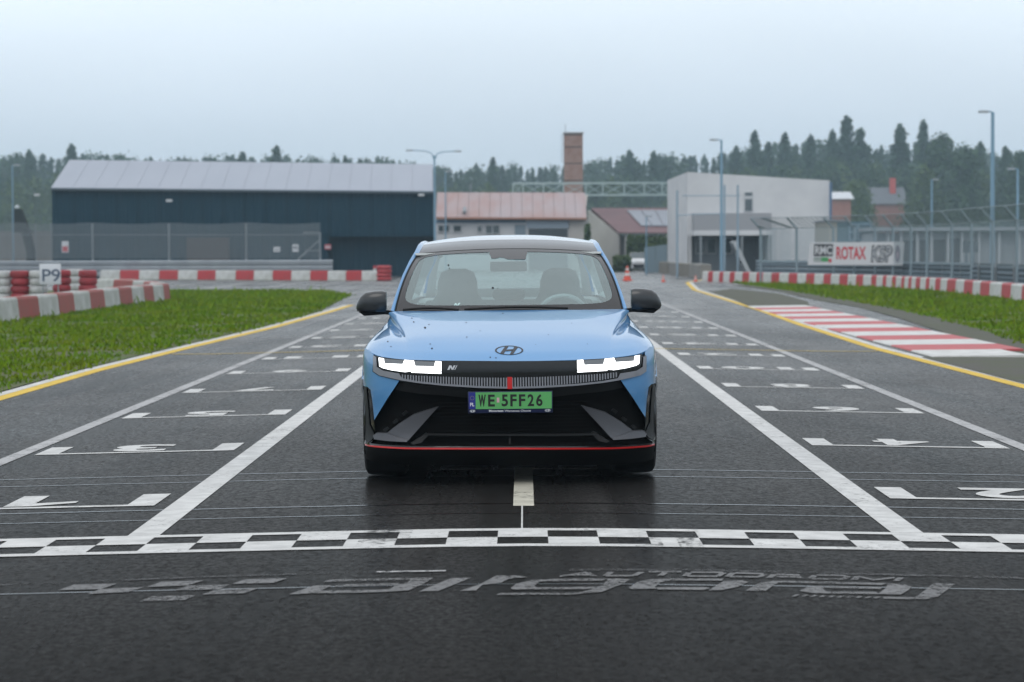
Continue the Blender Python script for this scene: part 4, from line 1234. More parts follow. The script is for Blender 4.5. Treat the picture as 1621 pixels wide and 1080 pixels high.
# near row on the left with faded paint, and its return behind
NX = [(-34,516),(0,511),(32.5,507),(65,503.5),(96,499),(119.5,495.5),(145,492),(167.5,488.5),(191.5,485),(211,482.6),(229.5,480.6),(245,478.6),(261,476.8),(271,475.2)]
NP = [gp(*p) for p in NX]
for i in range(len(NX) - 1):
    red = i % 2 == 0
    barrier_block(NP[i], NP[i+1], 0.5, 0.55, M_OLDRED if red else M_OLDWHITE,
                  f"{'faded red' if red else 'dirty white'} concrete barrier block beside the left grass, {ORD[i]} from the near end", 'near row of faded blocks on the left', (-1, 0.1, 0), 0.05)
e0 = NP[-1]
ret = [Vector((e0.x - .1, e0.y + .15, ZL)), Vector((e0.x - .5, e0.y + 1.9, ZL)), Vector((e0.x - 1.1, e0.y + 4.4, ZL)), Vector((e0.x - 1.9, e0.y + 7.2, ZL)), Vector((e0.x - 3.0, e0.y + 9.6, ZL)), Vector((e0.x - 4.4, e0.y + 11.2, ZL)), Vector((e0.x - 6.0, e0.y + 12.2, ZL))]
for i in range(len(ret) - 1):
    red = i % 2 == 1
    barrier_block(ret[i], ret[i+1], 0.52, 0.5, M_OLDRED if red else M_OLDWHITE,
                  f"{'faded red' if red else 'dirty white'} barrier block curving back behind the near left row, {ORD[i]} from the bend", 'return row of faded blocks on the left', (-.6, 1, 0), 0.04)

# tyre stacks
def tyre_mesh():
    mb = MB()
    r, h = 0.255, 0.205
    prof = [(.14, .02), (.15, 0), (.20, 0.0), (.24, .018), (r, .06), (r + .004, .10), (r, .145), (.24, h - .018), (.20, h), (.15, h), (.14, h - .02)]
    mb.lathe(prof, (0, 0, 0), 'Z', 20)
    me = bpy.data.meshes.new('tyre'); me.from_pydata(mb.v, [], mb.f); finish(me)
    return me
def tyre_stack(px, Y, n, ma, label, mixed=None):
    p = wp(px, 450, Y); p.z = ZL
    t_ = thing('tyre_stack', label, 'tyre stack', p, 'painted tyre stacks by the P9 board')
    for k in range(n):
        o = bpy.data.objects.new('tyre', TY[ma.name if not mixed else mixed[k % len(mixed)].name])
        COL.objects.link(o); o.parent = t_
        o.location = (random.uniform(-.012, .012), random.uniform(-.012, .012), .205 * k)
        o.rotation_euler = (0, 0, random.uniform(0, 6))
M_TW = mat('tyre_white_paint', (0.52, 0.53, 0.53), 0.6, noise=(4, 0.7, (0.30, 0.31, 0.31)))
M_TR = mat('tyre_red_paint', (0.33, 0.025, 0.035), 0.6, noise=(4, 0.7, (0.14, 0.02, 0.025)))
TY = {}
for ma in (M_TW, M_TR):
    TY[ma.name] = tyre_mesh(); TY[ma.name].materials.append(ma)
tyre_stack(4, 66, 5, M_TW, 'stack of white painted tyres cut by the left edge of the picture')
tyre_stack(32, 66, 5, M_TR, 'dark red stack of painted tyres left of the P9 board')
tyre_stack(61, 66, 5, M_TW, 'white stack of painted tyres behind the P9 board')
tyre_stack(98, 68, 5, M_TR, 'red stack of painted tyres just right of the P9 board')
tyre_stack(118, 71, 5, M_TW, 'narrow white stack of tyres between two red stacks')
tyre_stack(139, 67, 5, M_TR, 'red stack of painted tyres, the rightmost by the P9 board')
a = wp(63, 450.5, 65.4); b = wp(96.5, 450.2, 65.4); c = wp(63, 417.8, 65.4)
t_ = thing('position_board', 'white board reading P9 fixed to the tyre stacks', 'sign', ((a.x + b.x)/2, 65.4, ZL))
MB().box((a.x, 65.38, a.z), (b.x, 65.41, c.z)).build('board', mat('board_white', (0.62, 0.65, 0.70), 0.5), t_, bevel=.006)
vs, fs = text_mesh('P9', off=0.01)
q0, q1 = wp(67, 446, 65.37), wp(95, 426, 65.37)
MB().add([(q0.x + u*(q1.x - q0.x), 65.372, q0.z + v*(q1.z - q0.z)) for u, v in vs], fs).build('board_lettering', mat('board_ink', (0.07, 0.10, 0.16), 0.6), t_, smooth=False, fix=False)
for x_ in (a.x + .08, b.x - .08): MB().tube((x_, 65.44, ZL), (x_, 65.44, c.z - .05), .02).build('post', M_POST, t_)

# red tyre pile and marker post at the end of the far row
p = gp(608, 444.6)
t_ = thing('tyre_stack', 'bright red tyre stack at the right end of the far barrier row', 'tyre stack', (p.x, p.y, ZL))
for k in range(4):
    o = bpy.data.objects.new('tyre', TY[M_TR.name].copy()); o.data.materials.clear(); o.data.materials.append(M_BRED)
    COL.objects.link(o); o.parent = t_; o.location = (random.uniform(-.02, .02), 0, .19*k); o.scale = (1.45, 1.45, .92)
p = gp(594, 443.8)
t_ = thing('marker_post', 'thin red and white marker post beside the bright red tyres', 'post', (p.x, p.y - .3, ZL))
for k in range(5): MB().tube((p.x, p.y - .3, ZL + .15*k), (p.x, p.y - .3, ZL + .15*(k+1)), .075, .07, 10).build('band', M_BRED if k % 2 == 0 else M_BWHITE, t_)

# ---- steel crash barriers
def wbeam(A, B, z0, h, mb):
    """W-profile rail from A to B"""
    A, B = Vector((A[0], A[1], z0)), Vector((B[0], B[1], z0))
    d = (B - A).normalized(); n = Vector((d.y, -d.x, 0))
    if n.y > 0: n = -n
    prof = [(0, 0), (.03, .12), (.045, .22), (.045, .32), (.015, .44), (.015, .56), (.045, .68), (.045, .78), (.03, .88), (0, 1)]
    rows = [[P + n*o_ + Vector((0, 0, h*t)) for o_, t in prof] for P in (A, B)]
    mb.grid(rows)
def crash_barrier(pts, label, ma, nrail=3, h=.29, z0=.12, group=None):
    P = [Vector((p[0], p[1], ZL)) for p in pts]
    t_ = thing('crash_barrier', label, 'crash barrier', P[0], group)
    for k in range(nrail):
        mb = MB()
        for a, b in zip(P[:-1], P[1:]): wbeam(a, b, ZL + z0 + k*(h + .012), h, mb)
        mb.build('rail', ma, t_)
    for a, b in zip(P[:-1], P[1:]):
        n = max(1, int((b - a).length / 2.4))
        for k in range(n):
            q = a.lerp(b, (k + .5)/n)
            MB().box((q.x - .05, q.y + .05, ZL), (q.x + .05, q.y + .15, ZL + z0 + nrail*(h + .01))).build('post', M_POST, t_)
    return t_
lA, lB = wp(-60, 420, 134), wp(527, 420, 129)
crash_barrier([lA, lB], 'long three-rail steel crash barrier behind the far left blocks', M_STEEL)
rail_r = []
for x_, y_ in ((1150,447.4),(1207,449.2),(1260,451),(1314,452.6),(1365,454.8),(1430,458.4),(1487,462.2),(1539,468),(1598,474.7),(1700,488)):
    q = gp(x_, y_); rail_r.append((q.x + 1.6, q.y + 2.6))
crash_barrier(rail_r, 'dark blue grey steel crash barrier behind the striped blocks on the right', M_DKSTEEL, 3, .315, .02)

# ---- left net fence on posts above the crash barrier
M_NET = net_mat('fence_net', (0.17, 0.20, 0.22), 0.10, 0.26)
t_ = thing('net_fence', 'grey net fence on steel posts in front of the dark hangar', 'fence', (lA.x, 124.2, ZL))
def fy(px): return 134.4 - 5.0*(px + 60)/587
for px in (-20, 57, 82, 147, 268, 390, 507):
    y_ = fy(px); b_ = wp(px, 425, y_); tp = wp(px, 354 if px != 507 else 368, y_)
    MB().tube((b_.x, y_, ZL), (b_.x, y_, tp.z), .055 if px > 100 else .035, n=8).build('post', M_POST, t_)
rows = [[], []]
for k in range(25):
    px = -40 + (507 + 40)*k/24
    y_ = fy(px) - .07; sag = .10*abs(math.sin(math.pi*(px - 147)/121.5))
    tp = wp(px, 352, y_); b_ = wp(px, 410, y_)
    rows[0].append(Vector((b_.x, y_, b_.z))); rows[1].append(Vector((tp.x, y_, tp.z - sag)))
MB().grid(rows).build('net', M_NET, t_, smooth=False)
for (x0, y0, x1, y1) in ((472, 411, 506, 380), (480, 369, 506, 368.5), (484, 397, 506, 397)):
    MB().tube(wp(x0, y0, fy(490)), wp(x1, y1, fy(490)), .04, n=6).build('brace', M_POST, t_)
a_ = [wp(px, 372, fy(px)) for px in (-40, 147, 268, 390, 507)]
MB().path(a_, .018, 6).build('wire', M_POST, t_)
def sign(px0, py0, px1, py1, Y, ma, label, marks=None):
    a, b = wp(px0, py1, Y), wp(px1, py0, Y)
    t_ = thing('sign', label, 'sign', ((a.x + b.x)/2, Y, a.z))
    MB().box((a.x, Y - .015, a.z), (b.x, Y + .015, b.z)).build('panel', ma, t_)
    if marks:
        h = b.z - a.z
        for (f0, f1, m2) in marks: MB().box((a.x + .04, Y - .02, a.z + h*f0), (b.x - .04, Y - .0155, a.z + h*f1)).build('mark', m2, t_)
    return t_
M_SW = mat('sign_white', (0.55, 0.57, 0.60), 0.5); M_SR = mat('sign_red', (0.45, 0.12, 0.14), 0.5); M_SG = mat('sign_grey', (0.25, 0.27, 0.3), 0.5)
sign(98, 382, 108.5, 400, fy(103) - .12, M_SW, 'small white and red notice on the net fence left of the posts', [(.08, .55, M_SR)])
sign(433, 391, 443.5, 399, fy(438) - .12, M_SW, 'small wide white notice on the net fence', [(.3, .5, M_SG)])
sign(463, 387, 472.5, 399, fy(468) - .12, M_SW, 'small tall white notice beside the fence brace', [(.4, .75, M_SG)])

# ---- dark hangar
M_CLAD = mat('hangar_cladding', (0.005, 0.035, 0.058), 0.6, spec=0.12, noise=(0.5, 0.5, (0.004, 0.028, 0.048), (1, 1, .2)))
M_HROOF = mat('hangar_roof', (0.34, 0.37, 0.43), 0.5, metal=0.25, noise=(0.4, 0.5, (0.29, 0.32, 0.38), (1, .2, 1)))
M_HTRIM = mat('hangar_trim', (0.30, 0.33, 0.37), 0.5)
HL_, HR_ = wp(82, 297, 138.0), wp(686, 302.5, 139.6)
RL_, RR_ = wp(110, 254.5, 146.0), wp(685, 261.5, 147.6)
t_ = thing('hangar', 'long dark teal metal hangar with pale grey sheet roof', 'building', ((HL_.x + HR_.x)/2, 128, ZL))
N_ = 18
wd_ = (HR_.x - HL_.x)/N_
sp_z = wp(600, 373, 139.4).z
def ribbed(w_, z0, z1):
    prof = [(0, 0), (.10, 0), (.13, -.03), (.20, -.03), (.23, 0), (.43, 0), (.46, -.03), (.54, -.03), (.57, 0), (.77, 0), (.80, -.03), (.87, -.03), (.90, 0), (1, 0)]
    mb = MB().grid([[Vector((p*w_, o_, z)) for p, o_ in prof] for z in (z0, z1)])
    me = bpy.data.meshes.new('cladding_panel'); me.from_pydata(mb.v, [], mb.f); me.materials.append(M_CLAD); finish(me, False)
    return me
zt = min(HL_.z, HR_.z)
me_u, me_l = ribbed(wd_ - .012, sp_z, zt + .02), ribbed(wd_ - .012, ZL - .05, sp_z)
for k in range(N_):
    for me_, dy in ((me_u, 0), (me_l, 0.75 if k > 12 else .05)):
        o = bpy.data.objects.new('cladding_panel', me_); COL.objects.link(o); o.parent = t_
        o.location = Vector((HL_.x + wd_*k, HL_.y + (HR_.y - HL_.y)*k/N_ + dy, 0)) - t_.location
MB().box((HL_.x + wd_*13, 139.1, sp_z - .07), (HR_.x, 140.4, sp_z - .001)).build('canopy_soffit', M_CLAD, t_)
MB().box((HL_.x + .05, 140.6, ZL), (HR_.x - .05, 140.7, zt)).build('gap_backing', M_CLAD, t_)  # unseen backing, added to stop light showing through the cladding gaps
MB().add([HL_ + Vector((.03, .06, .02)), HR_ + Vector((-.03, .06, .02)), Vector((HR_.x - .03, HR_.y + .06, sp_z)), Vector((HL_.x + .03, HL_.y + .06, sp_z))], [(0, 1, 2, 3)]).build('gap_backing', M_CLAD, t_)  # second added backing sheet, close behind the upper panels
back = Vector((-.55, 16, 0))
MB().add([HL_, HL_ + back, Vector(((HL_ + back).x, (HL_ + back).y, ZL)), Vector((HL_.x, HL_.y, ZL)), RL_], [(3, 0, 4, 1, 2)]).build('gable_wall', M_CLAD, t_, smooth=False)
MB().add([HR_ + Vector((0, .02, 0)), HR_ + back, Vector(((HR_ + back).x, (HR_ + back).y, ZL)), Vector((HR_.x, HR_.y + .02, ZL)), RR_], [(3, 0, 4, 1, 2)]).build('gable_wall', M_CLAD, t_, smooth=False)
for k in range(N_):
    f0, f1 = k/N_, (k + 1)/N_
    e0_, e1_ = HL_.lerp(HR_, f0), HL_.lerp(HR_, f1); r0_, r1_ = RL_.lerp(RR_, f0), RL_.lerp(RR_, f1)
    ov = Vector((0, -.22, -.06)); g_ = Vector((.002, 0, 0))
    mb = MB().prism([e0_ + ov + g_, e1_ + ov - g_, r1_ - g_, r0_ + g_], (0, 0, .05))
    mb.prism([e1_ + ov - g_*14, e1_ + ov - g_, r1_ - g_, r1_ - g_*14], (0, 0, .065))
    mb.build('roof_sheet', M_HROOF, t_, smooth=False)
MB().prism([RL_, RR_, RR_ + Vector((-.55, 8, -1.7)), RL_ + Vector((-.55, 8, -1.7))], (0, 0, .05)).build('rear_roof', M_HROOF, t_, smooth=False)
a, b = wp(296, 432, 137.9), wp(362, 376, 137.9)
MB().box((a.x, 137.85, ZL), (b.x, 138.2, b.z)).build('shutter_door', mat('shutter_brown', (0.055, 0.045, 0.045), .6), t_, smooth=False)
MB().bar(HL_ + Vector((0, -.25, -.10)), HR_ + Vector((0, -.25, -.10)), .12, .12).build('gutter', mat('gutter_dark', (0.06, 0.09, 0.11), 0.5), t_)
MB().tube((HR_.x + .1, HR_.y - .12, ZL), (HR_.x + .1, HR_.y - .12, HR_.z - .1), .06).build('downpipe', M_HTRIM, t_)
def flood(px, py, Y, label):
    c = wp(px, py, Y)
    t_ = thing('floodlight', label, 'lamp', c)
    MB().box((c.x - .17, c.y - .12, c.z - .06), (c.x + .17, c.y + .02, c.z + .07)).build('housing', mat('flood_white', (0.62, 0.64, 0.66), 0.4), t_, bevel=.02)
    MB().tube(c + Vector((0, .02, .03)), c + Vector((0, .5, .06)), .025, n=6).build('bracket', M_POST, t_)
flood(268, 318, 137.9, 'white floodlight high on the middle of the dark hangar wall')
flood(667, 309, 139.1, 'white floodlight under the hangar eave at its right corner')
sign(514, 387, 524, 395, 138.9, M_SR, 'small reddish notice on the dark hangar wall right of the fence', [(.3, .6, M_SW)])

# pale yard wall and the leaning dark boom at the far left
a, b = wp(-60, 405, 150), wp(84, 366, 150)
t_ = thing('yard_wall', 'pale low yard wall left of the dark hangar', 'wall', ((a.x + b.x)/2, 150, ZL))
for k in range(8):
    x0, x1 = a.x + (b.x - a.x)*k/8, a.x + (b.x - a.x)*(k + 1)/8
    MB().box((x0 + .01, 150, ZL), (x1 - .01, 150.15, b.z)).build('wall_panel', mat('yard_concrete', (0.24, 0.24, 0.235), 0.85, noise=(1, .7, (.17, .17, .165))), t_)
Yb = 142
t_ = thing('loader_boom', 'dark leaning loader boom with a pale cap behind the left fence', 'machine', (wp(50, 420, Yb).x, Yb, ZL))
def pz(px, py): return wp(px, py, Yb)
MB().prism([pz(22, 368), pz(22, 332), pz(33, 331), pz(41, 352), pz(44, 362), pz(52, 366), pz(52, 368)], (0, .5, 0)).build('upper_arm', mat('boom_dark', (0.012, 0.022, 0.026), 0.6), t_, smooth=False)
MB().prism([pz(34, 368.5), pz(47, 368.5), pz(54, 400), pz(53, 432), pz(42, 432), pz(42, 400)], (0, .5, 0)).build('lower_arm', MATS['boom_dark'], t_, smooth=False)
MB().lathe([(0, .16), (.09, .14), (.15, .05), (.15, -.03), (0, -.03)], pz(27.5, 329), 'Z', 14).build('cap', mat('cap_pale', (0.5, 0.55, 0.58), 0.5), t_)
flood(59, 309, 148, 'small pale lamp among the trees left of the hangar')

# ---- lamp posts
def lamp_post(px, Y, ztop, arms, label, r_=.07, base_px=None):
    q = wp(px, 300, Y)
    t_ = thing('lamp_post', label, 'lamp post', (q.x, Y, ZL), 'lamp posts around the circuit')
    ma = mat('lamp_post_paint', (0.22, 0.36, 0.47), 0.45, metal=0.3)
    MB().tube((q.x, Y, ZL), (q.x, Y, ztop), r_, r_*.65, 10).build('pole', ma, t_)
    for dx, rise in arms:
        pts = [Vector((q.x, Y, ztop - .3)), Vector((q.x + dx*.12, Y, ztop + rise*.4)), Vector((q.x + dx*.4, Y, ztop + rise*.85)), Vector((q.x + dx, Y, ztop + rise))]
        MB().path(pts, .032, 6).build('arm', ma, t_)
        e_ = pts[-1]
        MB().box((min(e_.x, e_.x + .18*dx/abs(dx)) - .14, Y - .08, e_.z - .05), (max(e_.x, e_.x + .18*dx/abs(dx)) + .05, Y + .08, e_.z + .04)).build('lamp_head', mat('lamp_head', (0.36, 0.40, 0.44), 0.4), t_, bevel=.015)
lamp_post(688, 133, wp(688, 246, 133).z, [(-1.25, .28), (1.25, .22)], 'tall double-armed lamp post at the right corner of the dark hangar', .075)
lamp_post(1571, 92, wp(1571, 178, 92).z, [(-.22, .03)], 'tallest lamp post standing behind the fence at the right edge', .10)
lamp_post(1142, 119, wp(1142, 222, 119).z, [(-.25, .02)], 'slim lamp post in front of the white building', .085)
lamp_post(1475, 150, wp(1475, 285, 150).z, [(.2, .02)], 'short looking lamp post rising above the fence before the trees', .08)
lamp_post(1611, 120, wp(1611, 268, 120).z, [(-.2, .02)], 'lamp post at the very right edge of the picture', .08)
lamp_post(705, 138, wp(705, 272, 138).z, [(.15, .02)], 'thin blue pole in front of the rusty-roofed building', .05)
lamp_post(20, 138, wp(20, 262, 138).z, [(.2, .02)], 'thin pole before the trees at the left edge', .05)
lamp_post(1023, 141, wp(1023, 343, 141).z, [(.1, .03)], 'thin blue pole in front of the brown-roofed house', .05)

# ---- small helpers for buildings facing the camera
def wall_box(px0, py0, px1, py1, Y, depth, name, ma, parent, to_ground=False):
    a, b = wp(px0, py1, Y), wp(px1, py0, Y)
    return MB().box((a.x, Y, ZL if to_ground else a.z), (b.x, Y + depth, b.z)).build(name, ma, parent, smooth=False)
def window(px0, py0, px1, py1, Y, parent, ma_f, ma_g, nx=1, nz=1):
    a, b = wp(px0, py1, Y), wp(px1, py0, Y)
    f = MB()
    t = .06
    f.box((a.x, Y - .05, a.z), (b.x, Y + .05, a.z + t)).box((a.x, Y - .05, b.z - t), (b.x, Y + .05, b.z))
    for k in range(nx + 1):
        x = a.x + (b.x - a.x - t)*k/nx
        f.box((x, Y - .049, a.z + t), (x + t, Y + .049, b.z - t))
    for k in range(1, nz):
        z = a.z + (b.z - a.z)*k/nz
        f.box((a.x + t, Y - .047, z - t/2), (b.x - t, Y + .047, z + t/2))
    fo = f.build('window', ma_f, parent, smooth=False)
    MB().box((a.x + t*.5, Y - .02, a.z + t*.5), (b.x - t*.5, Y + .02, b.z - t*.5)).build('pane', ma_g, fo, smooth=False)
    return fo
M_PANE = mat('window_pane', (0.05, 0.07, 0.075), 0.08, spec=0.7)
M_FRAME = mat('window_frame', (0.50, 0.52, 0.54), 0.5)
M_PLAS = mat('pale_render', (0.60, 0.61, 0.62), 0.8, noise=(0.5, 0.7, (0.48, 0.49, 0.51)))
M_BEIGE = mat('beige_render', (0.48, 0.46, 0.43), 0.8, noise=(0.5, 0.7, (0.38, 0.36, 0.34)))
M_RUST = mat('rusty_sheet', (0.36, 0.30, 0.31), 0.6, noise=(0.35, 0.95, (0.34, 0.19, 0.16), (1, .25, 1)))

# ---- long low building with the rusty roof
Yr = 170
t_ = thing('workshop_building', 'long low white building with pinkish rusty sheet roof behind the car', 'building', (wp(810, 400, Yr).x, Yr, ZL))
wall_box(690, 346, 930, 380, Yr, 9, 'wall', M_PLAS, t_, True)
a, b = wp(690, 345, Yr - .5), wp(929, 346, Yr - .5); c, d = wp(692, 306, Yr + 4.5), wp(926, 306.5, Yr + 4.5)
nR = 14
for k in range(nR):
    e0_, e1_, r0_, r1_ = a.lerp(b, k/nR), a.lerp(b, (k+1)/nR), c.lerp(d, k/nR), c.lerp(d, (k+1)/nR)
    g_ = Vector((.01, 0, 0))
    MB().prism([e0_ + g_, e1_ - g_, r1_ - g_, r0_ + g_], (0, 0, .06)).build('roof_sheet', M_RUST, t_, smooth=False)
MB().prism([c, d, d + Vector((0, 5, -1.6)), c + Vector((0, 5, -1.6))], (0, 0, .05)).build('rear_roof', M_RUST, t_, smooth=False)
MB().bar(a + Vector((0, -.06, -.03)), b + Vector((0, -.06, -.03)), .12, .10).build('gutter', mat('rust_edge', (0.36, 0.16, 0.09), 0.7), t_)
MB().prism([Vector((b.x - .35, Yr, b.z - .1)), Vector((b.x - .35, Yr + 9, b.z - .1)), d + Vector((0, 0, -.1))], (.2, 0, 0)).build('gable_wall', M_BEIGE, t_, smooth=False)
wall_box(690, 347.5, 833, 353, Yr - .06, .05, 'fascia_board', mat('blue_fascia', (0.10, 0.19, 0.28), 0.5), t_)
for x0, y0, x1, y1, nx in ((693, 356, 712, 368, 2), (717, 356, 731, 368, 1), (755, 357, 763.5, 368, 1), (768, 356, 791.5, 371, 2)):
    window(x0, y0, x1, y1, Yr - .06, t_, M_FRAME, M_PANE, nx)
wall_box(815, 356, 832, 376, Yr - .06, .05, 'door', mat('grey_blue_door', (0.20, 0.26, 0.31), 0.5), t_, True)
wall_box(834, 348.5, 900, 361.5, Yr - .10, .08, 'door_surround', mat('pale_blue_panel', (0.34, 0.41, 0.48), 0.5), t_)
wall_box(837, 362.5, 898.5, 378, Yr - .08, .06, 'garage_door', mat('garage_dark', (0.05, 0.065, 0.075), 0.6), t_, True)
wall_box(901, 348.5, 929, 380, Yr - .07, .06, 'end_wall_panel', M_BEIGE, t_, True)
q = wp(735, 337, Yr - .2)
MB().tube(q, q + Vector((0, 1.0, .35)), .12, n=8).build('roof_vent', M_POST, t_)
MB().tube((wp(745, 310, Yr + 4).x, Yr + 4.4, c.z), (wp(745, 310, Yr + 4).x, Yr + 4.4, wp(745, 291, Yr + 4.4).z), .05, n=6).build('flue', M_POST, t_)

# ---- square brick chimney tower
Yc = 190
a, b = wp(893, 300, Yc), wp(922.5, 211, Yc)
M_BRICK = mat('old_brick', (0.27, 0.165, 0.135), 0.85, noise=(1.3, 0.9, (0.34, 0.25, 0.22)), bump=(14, .5))
t_ = thing('brick_chimney', 'square reddish brick chimney tower rising behind the rusty roof', 'chimney', ((a.x + b.x)/2, Yc, ZL))
lev = [ZL] + [wp(900, y_, Yc).z for y_ in (310, 285, 258, 232, 212.5)]
for k in range(5):
    MB().box((a.x + .0, Yc, lev[k]), (b.x, Yc + 1.45, lev[k+1] - .10)).build('shaft_section', M_BRICK, t_, smooth=False)
    MB().box((a.x + .02, Yc + .02, lev[k+1] - .10), (b.x - .02, Yc + 1.43, lev[k+1])).build('iron_band', mat('band_dark', (0.09, 0.07, 0.065), 0.7), t_, smooth=False)
MB().box((a.x - .05, Yc - .05, lev[5]), (b.x + .05, Yc + 1.5, lev[5] + .14)).build('cap', mat('cap_concrete', (0.20, 0.18, 0.17), 0.85), t_, smooth=False)
MB().tube((a.x + .12, Yc + .2, lev[5]), (a.x + .12, Yc + .2, wp(896, 197, Yc).z), .03, n=6).build('antenna', M_POST, t_)
lx = a.x - .16
lad = MB()
for dx in (0, .22): lad.tube((lx - dx*.0, Yc + .3 + dx, lev[3]), (lx, Yc + .3 + dx, lev[5]), .02, n=5)
for k in range(14): lad.tube((lx, Yc + .3, lev[3] + .35*k), (lx, Yc + .52, lev[3] + .35*k), .014, n=5)
lad.build('ladder', M_POST, t_)

# ---- pipe gantry: lattice truss between chimney yard and white building
Yg = 182
t_ = thing('lattice_gantry', 'pale green lattice truss gantry crossing behind the roofs', 'gantry', (wp(935, 300, Yg).x, Yg, ZL))
M_GANT = mat('gantry_paint', (0.36, 0.46, 0.46), 0.5)
xs_ = [812, 828, 860, 892, 927.5, 954, 988, 1020, 1048, 1064]
for dy in (0, .6):
    MB().bar(wp(812, 290.5, Yg) + Vector((0, dy, 0)), wp(1064, 289.5, Yg) + Vector((0, dy, 0)), .10, .12).build('chord', M_GANT, t_)
    MB().bar(wp(812, 309.5, Yg) + Vector((0, dy, 0)), wp(1064, 308.5, Yg) + Vector((0, dy, 0)), .10, .12).build('chord', M_GANT, t_)
for k, x in enumerate(xs_): MB().bar(wp(x, 291, Yg), wp(x, 309, Yg), .09, .09).build('upright', M_GANT, t_)
for x0, x1 in zip(xs_[:-1], xs_[1:]):
    MB().bar(wp(x0, 291.5, Yg), wp(x1, 308.5, Yg), .045, .045).build('diagonal', M_GANT, t_)
    MB().bar(wp(x0, 308.5, Yg) + Vector((0, .06, 0)), wp(x1, 291.5, Yg) + Vector((0, .06, 0)), .045, .045).build('diagonal', M_GANT, t_)
for x in (820, 1060):
    q = wp(x, 309.5, Yg)
    for dy in (0, .6): MB().tube((q.x, Yg + dy, ZL), (q.x, Yg + dy, q.z), .07, n=8).build('leg', M_GANT, t_)

# ---- house with brown roof and solar panels
Yh = 178
t_ = thing('house', 'pale house with brown tiled roof and solar panels', 'house', (wp(990, 400, Yh).x, Yh, ZL))
M_TILE = mat('brown_roof', (0.175, 0.10, 0.105), 0.7, noise=(0.6, 0.7, (0.13, 0.075, 0.08)))
e0_, e1_, r0_, r1_ = wp(979.5, 370, Yh), wp(1062, 370, Yh), wp(936, 331.5, Yh + 7), wp(1062, 331.5, Yh + 7)
for k in range(9):
    lo0, lo1 = e0_.lerp(e1_, k/9), e0_.lerp(e1_, (k+1)/9); hi0, hi1 = r0_.lerp(r1_, k/9), r0_.lerp(r1_, (k+1)/9)
    MB().prism([lo0, lo1, hi1, hi0], (0, 0, .10)).build('roof_sheet', M_TILE, t_, smooth=False)
for k in range(3):
    u0, u1 = .42 + .19*k, .42 + .19*k + .18
    P = [e0_.lerp(e1_, u0 + .12).lerp(r0_.lerp(r1_, u0 - .02), .22), e0_.lerp(e1_, u1 + .12).lerp(r0_.lerp(r1_, u1 - .02), .22), e0_.lerp(e1_, u1).lerp(r0_.lerp(r1_, u1), .86), e0_.lerp(e1_, u0).lerp(r0_.lerp(r1_, u0), .86)]
    MB().prism([p + Vector((0, -.02, .14)) for p in P], (0, 0, .05)).build('solar_panel', mat('solar_panel', (0.14, 0.16, 0.20), 0.25, spec=0.7), t_, smooth=False)
gA, gB = wp(931, 333, Yh + 7), wp(979, 372, Yh + .3)
MB().prism([Vector((gA.x, gA.y, ZL)), gA, gB, Vector((gB.x, gB.y, ZL))], (.12, .12, 0)).build('gable_wall', M_BEIGE, t_, smooth=False)
wall_box(980, 372, 1062, 420, Yh + 2.2, .2, 'wall', M_BEIGE, t_, True)
for x in (989, 1040): wall_box(x, 371.5, x + 4, 400, Yh + .3, .25, 'porch_post', M_PLAS, t_, True)
r_a, r_b = r0_ + Vector((0, .02, .0)), r1_ + Vector((0, .02, 0))
MB().prism([r_a, r_b, r_b + Vector((0, 6, -1.7)), r_a + Vector((0, 6, -1.7))], (0, 0, .08)).build('rear_roof', M_TILE, t_, smooth=False)

# ---- white two-storey building on the right
Yw = 134
cA = wp(1088, 272.5, Yw); cR = wp(1313.5, 286, Yw + 0.8)
t_ = thing('timing_building', 'white two-storey flat building with balcony right of the track', 'building', ((cA.x + cR.x)/2, Yw + 2, ZL))
dR = Vector((cR.x - cA.x, cR.y - cA.y, 0)); Lw = dR.length; ux = dR.normalized(); uy = Vector((-ux.y, ux.x, 0))
def bx(u0, u1, v0, v1, z0, z1, name, ma, parent=None, bev=0):
    A_ = Vector((cA.x, cA.y, 0))
    c_ = A_ + ux*((u0 + u1)/2) + uy*((v0 + v1)/2) + Vector((0, 0, (z0 + z1)/2))
    return MB().obox(c_, ux*((u1 - u0)/2), uy*((v1 - v0)/2), Vector((0, 0, (z1 - z0)/2))).build(name, ma, parent or t_, smooth=False, bevel=bev)
def up_of(px):                              # pixel column -> distance along the front wall
    v = ray(px, 350)
    # intersect vertical plane of the facade
    n = uy; A_ = Vector((cA.x, cA.y, CAM.z))
    tt = (A_ - CAM).dot(n) / v.dot(n)
    P = CAM + v*tt
    return (P - A_).dot(ux), P
def zz(px, py):
    v = ray(px, py); A_ = Vector((cA.x, cA.y, CAM.z)); tt = (A_ - CAM).dot(uy)/v.dot(uy)
    return (CAM + v*tt).z
zA, zR = cA.z, cR.z
fl = zz(1150, 371)
A_ = Vector((cA.x, cA.y, 0))
u_b = up_of(1216)[0]
Lq = A_ + ux*Lw
depth = Vector((wp(1056.5, 300, Yw + 16).x - cA.x, 16, 0))
up_wall = MB().add([A_ + Vector((0, 0, fl)), Lq + Vector((0, 0, fl)), Lq + Vector((0, 0, zR)), A_ + Vector((0, 0, zA))] + [p + depth for p in (A_ + Vector((0, 0, fl)), Lq + Vector((0, 0, fl)), Lq + Vector((0, 0, zR)), A_ + Vector((0, 0, zA)))],
                   [(0,1,2,3),(7,6,5,4),(0,3,7,4),(1,5,6,2),(3,2,6,7),(0,4,5,1)])
M_WB = mat('white_render', (0.68, 0.69, 0.70), 0.8, noise=(0.45, 0.8, (0.55, 0.56, 0.58)))
up_wall.build('upper_wall', M_WB, t_, smooth=False)
bx(u_b, Lw, 0, 9, ZL, fl - .003, 'lower_wall', M_WB)
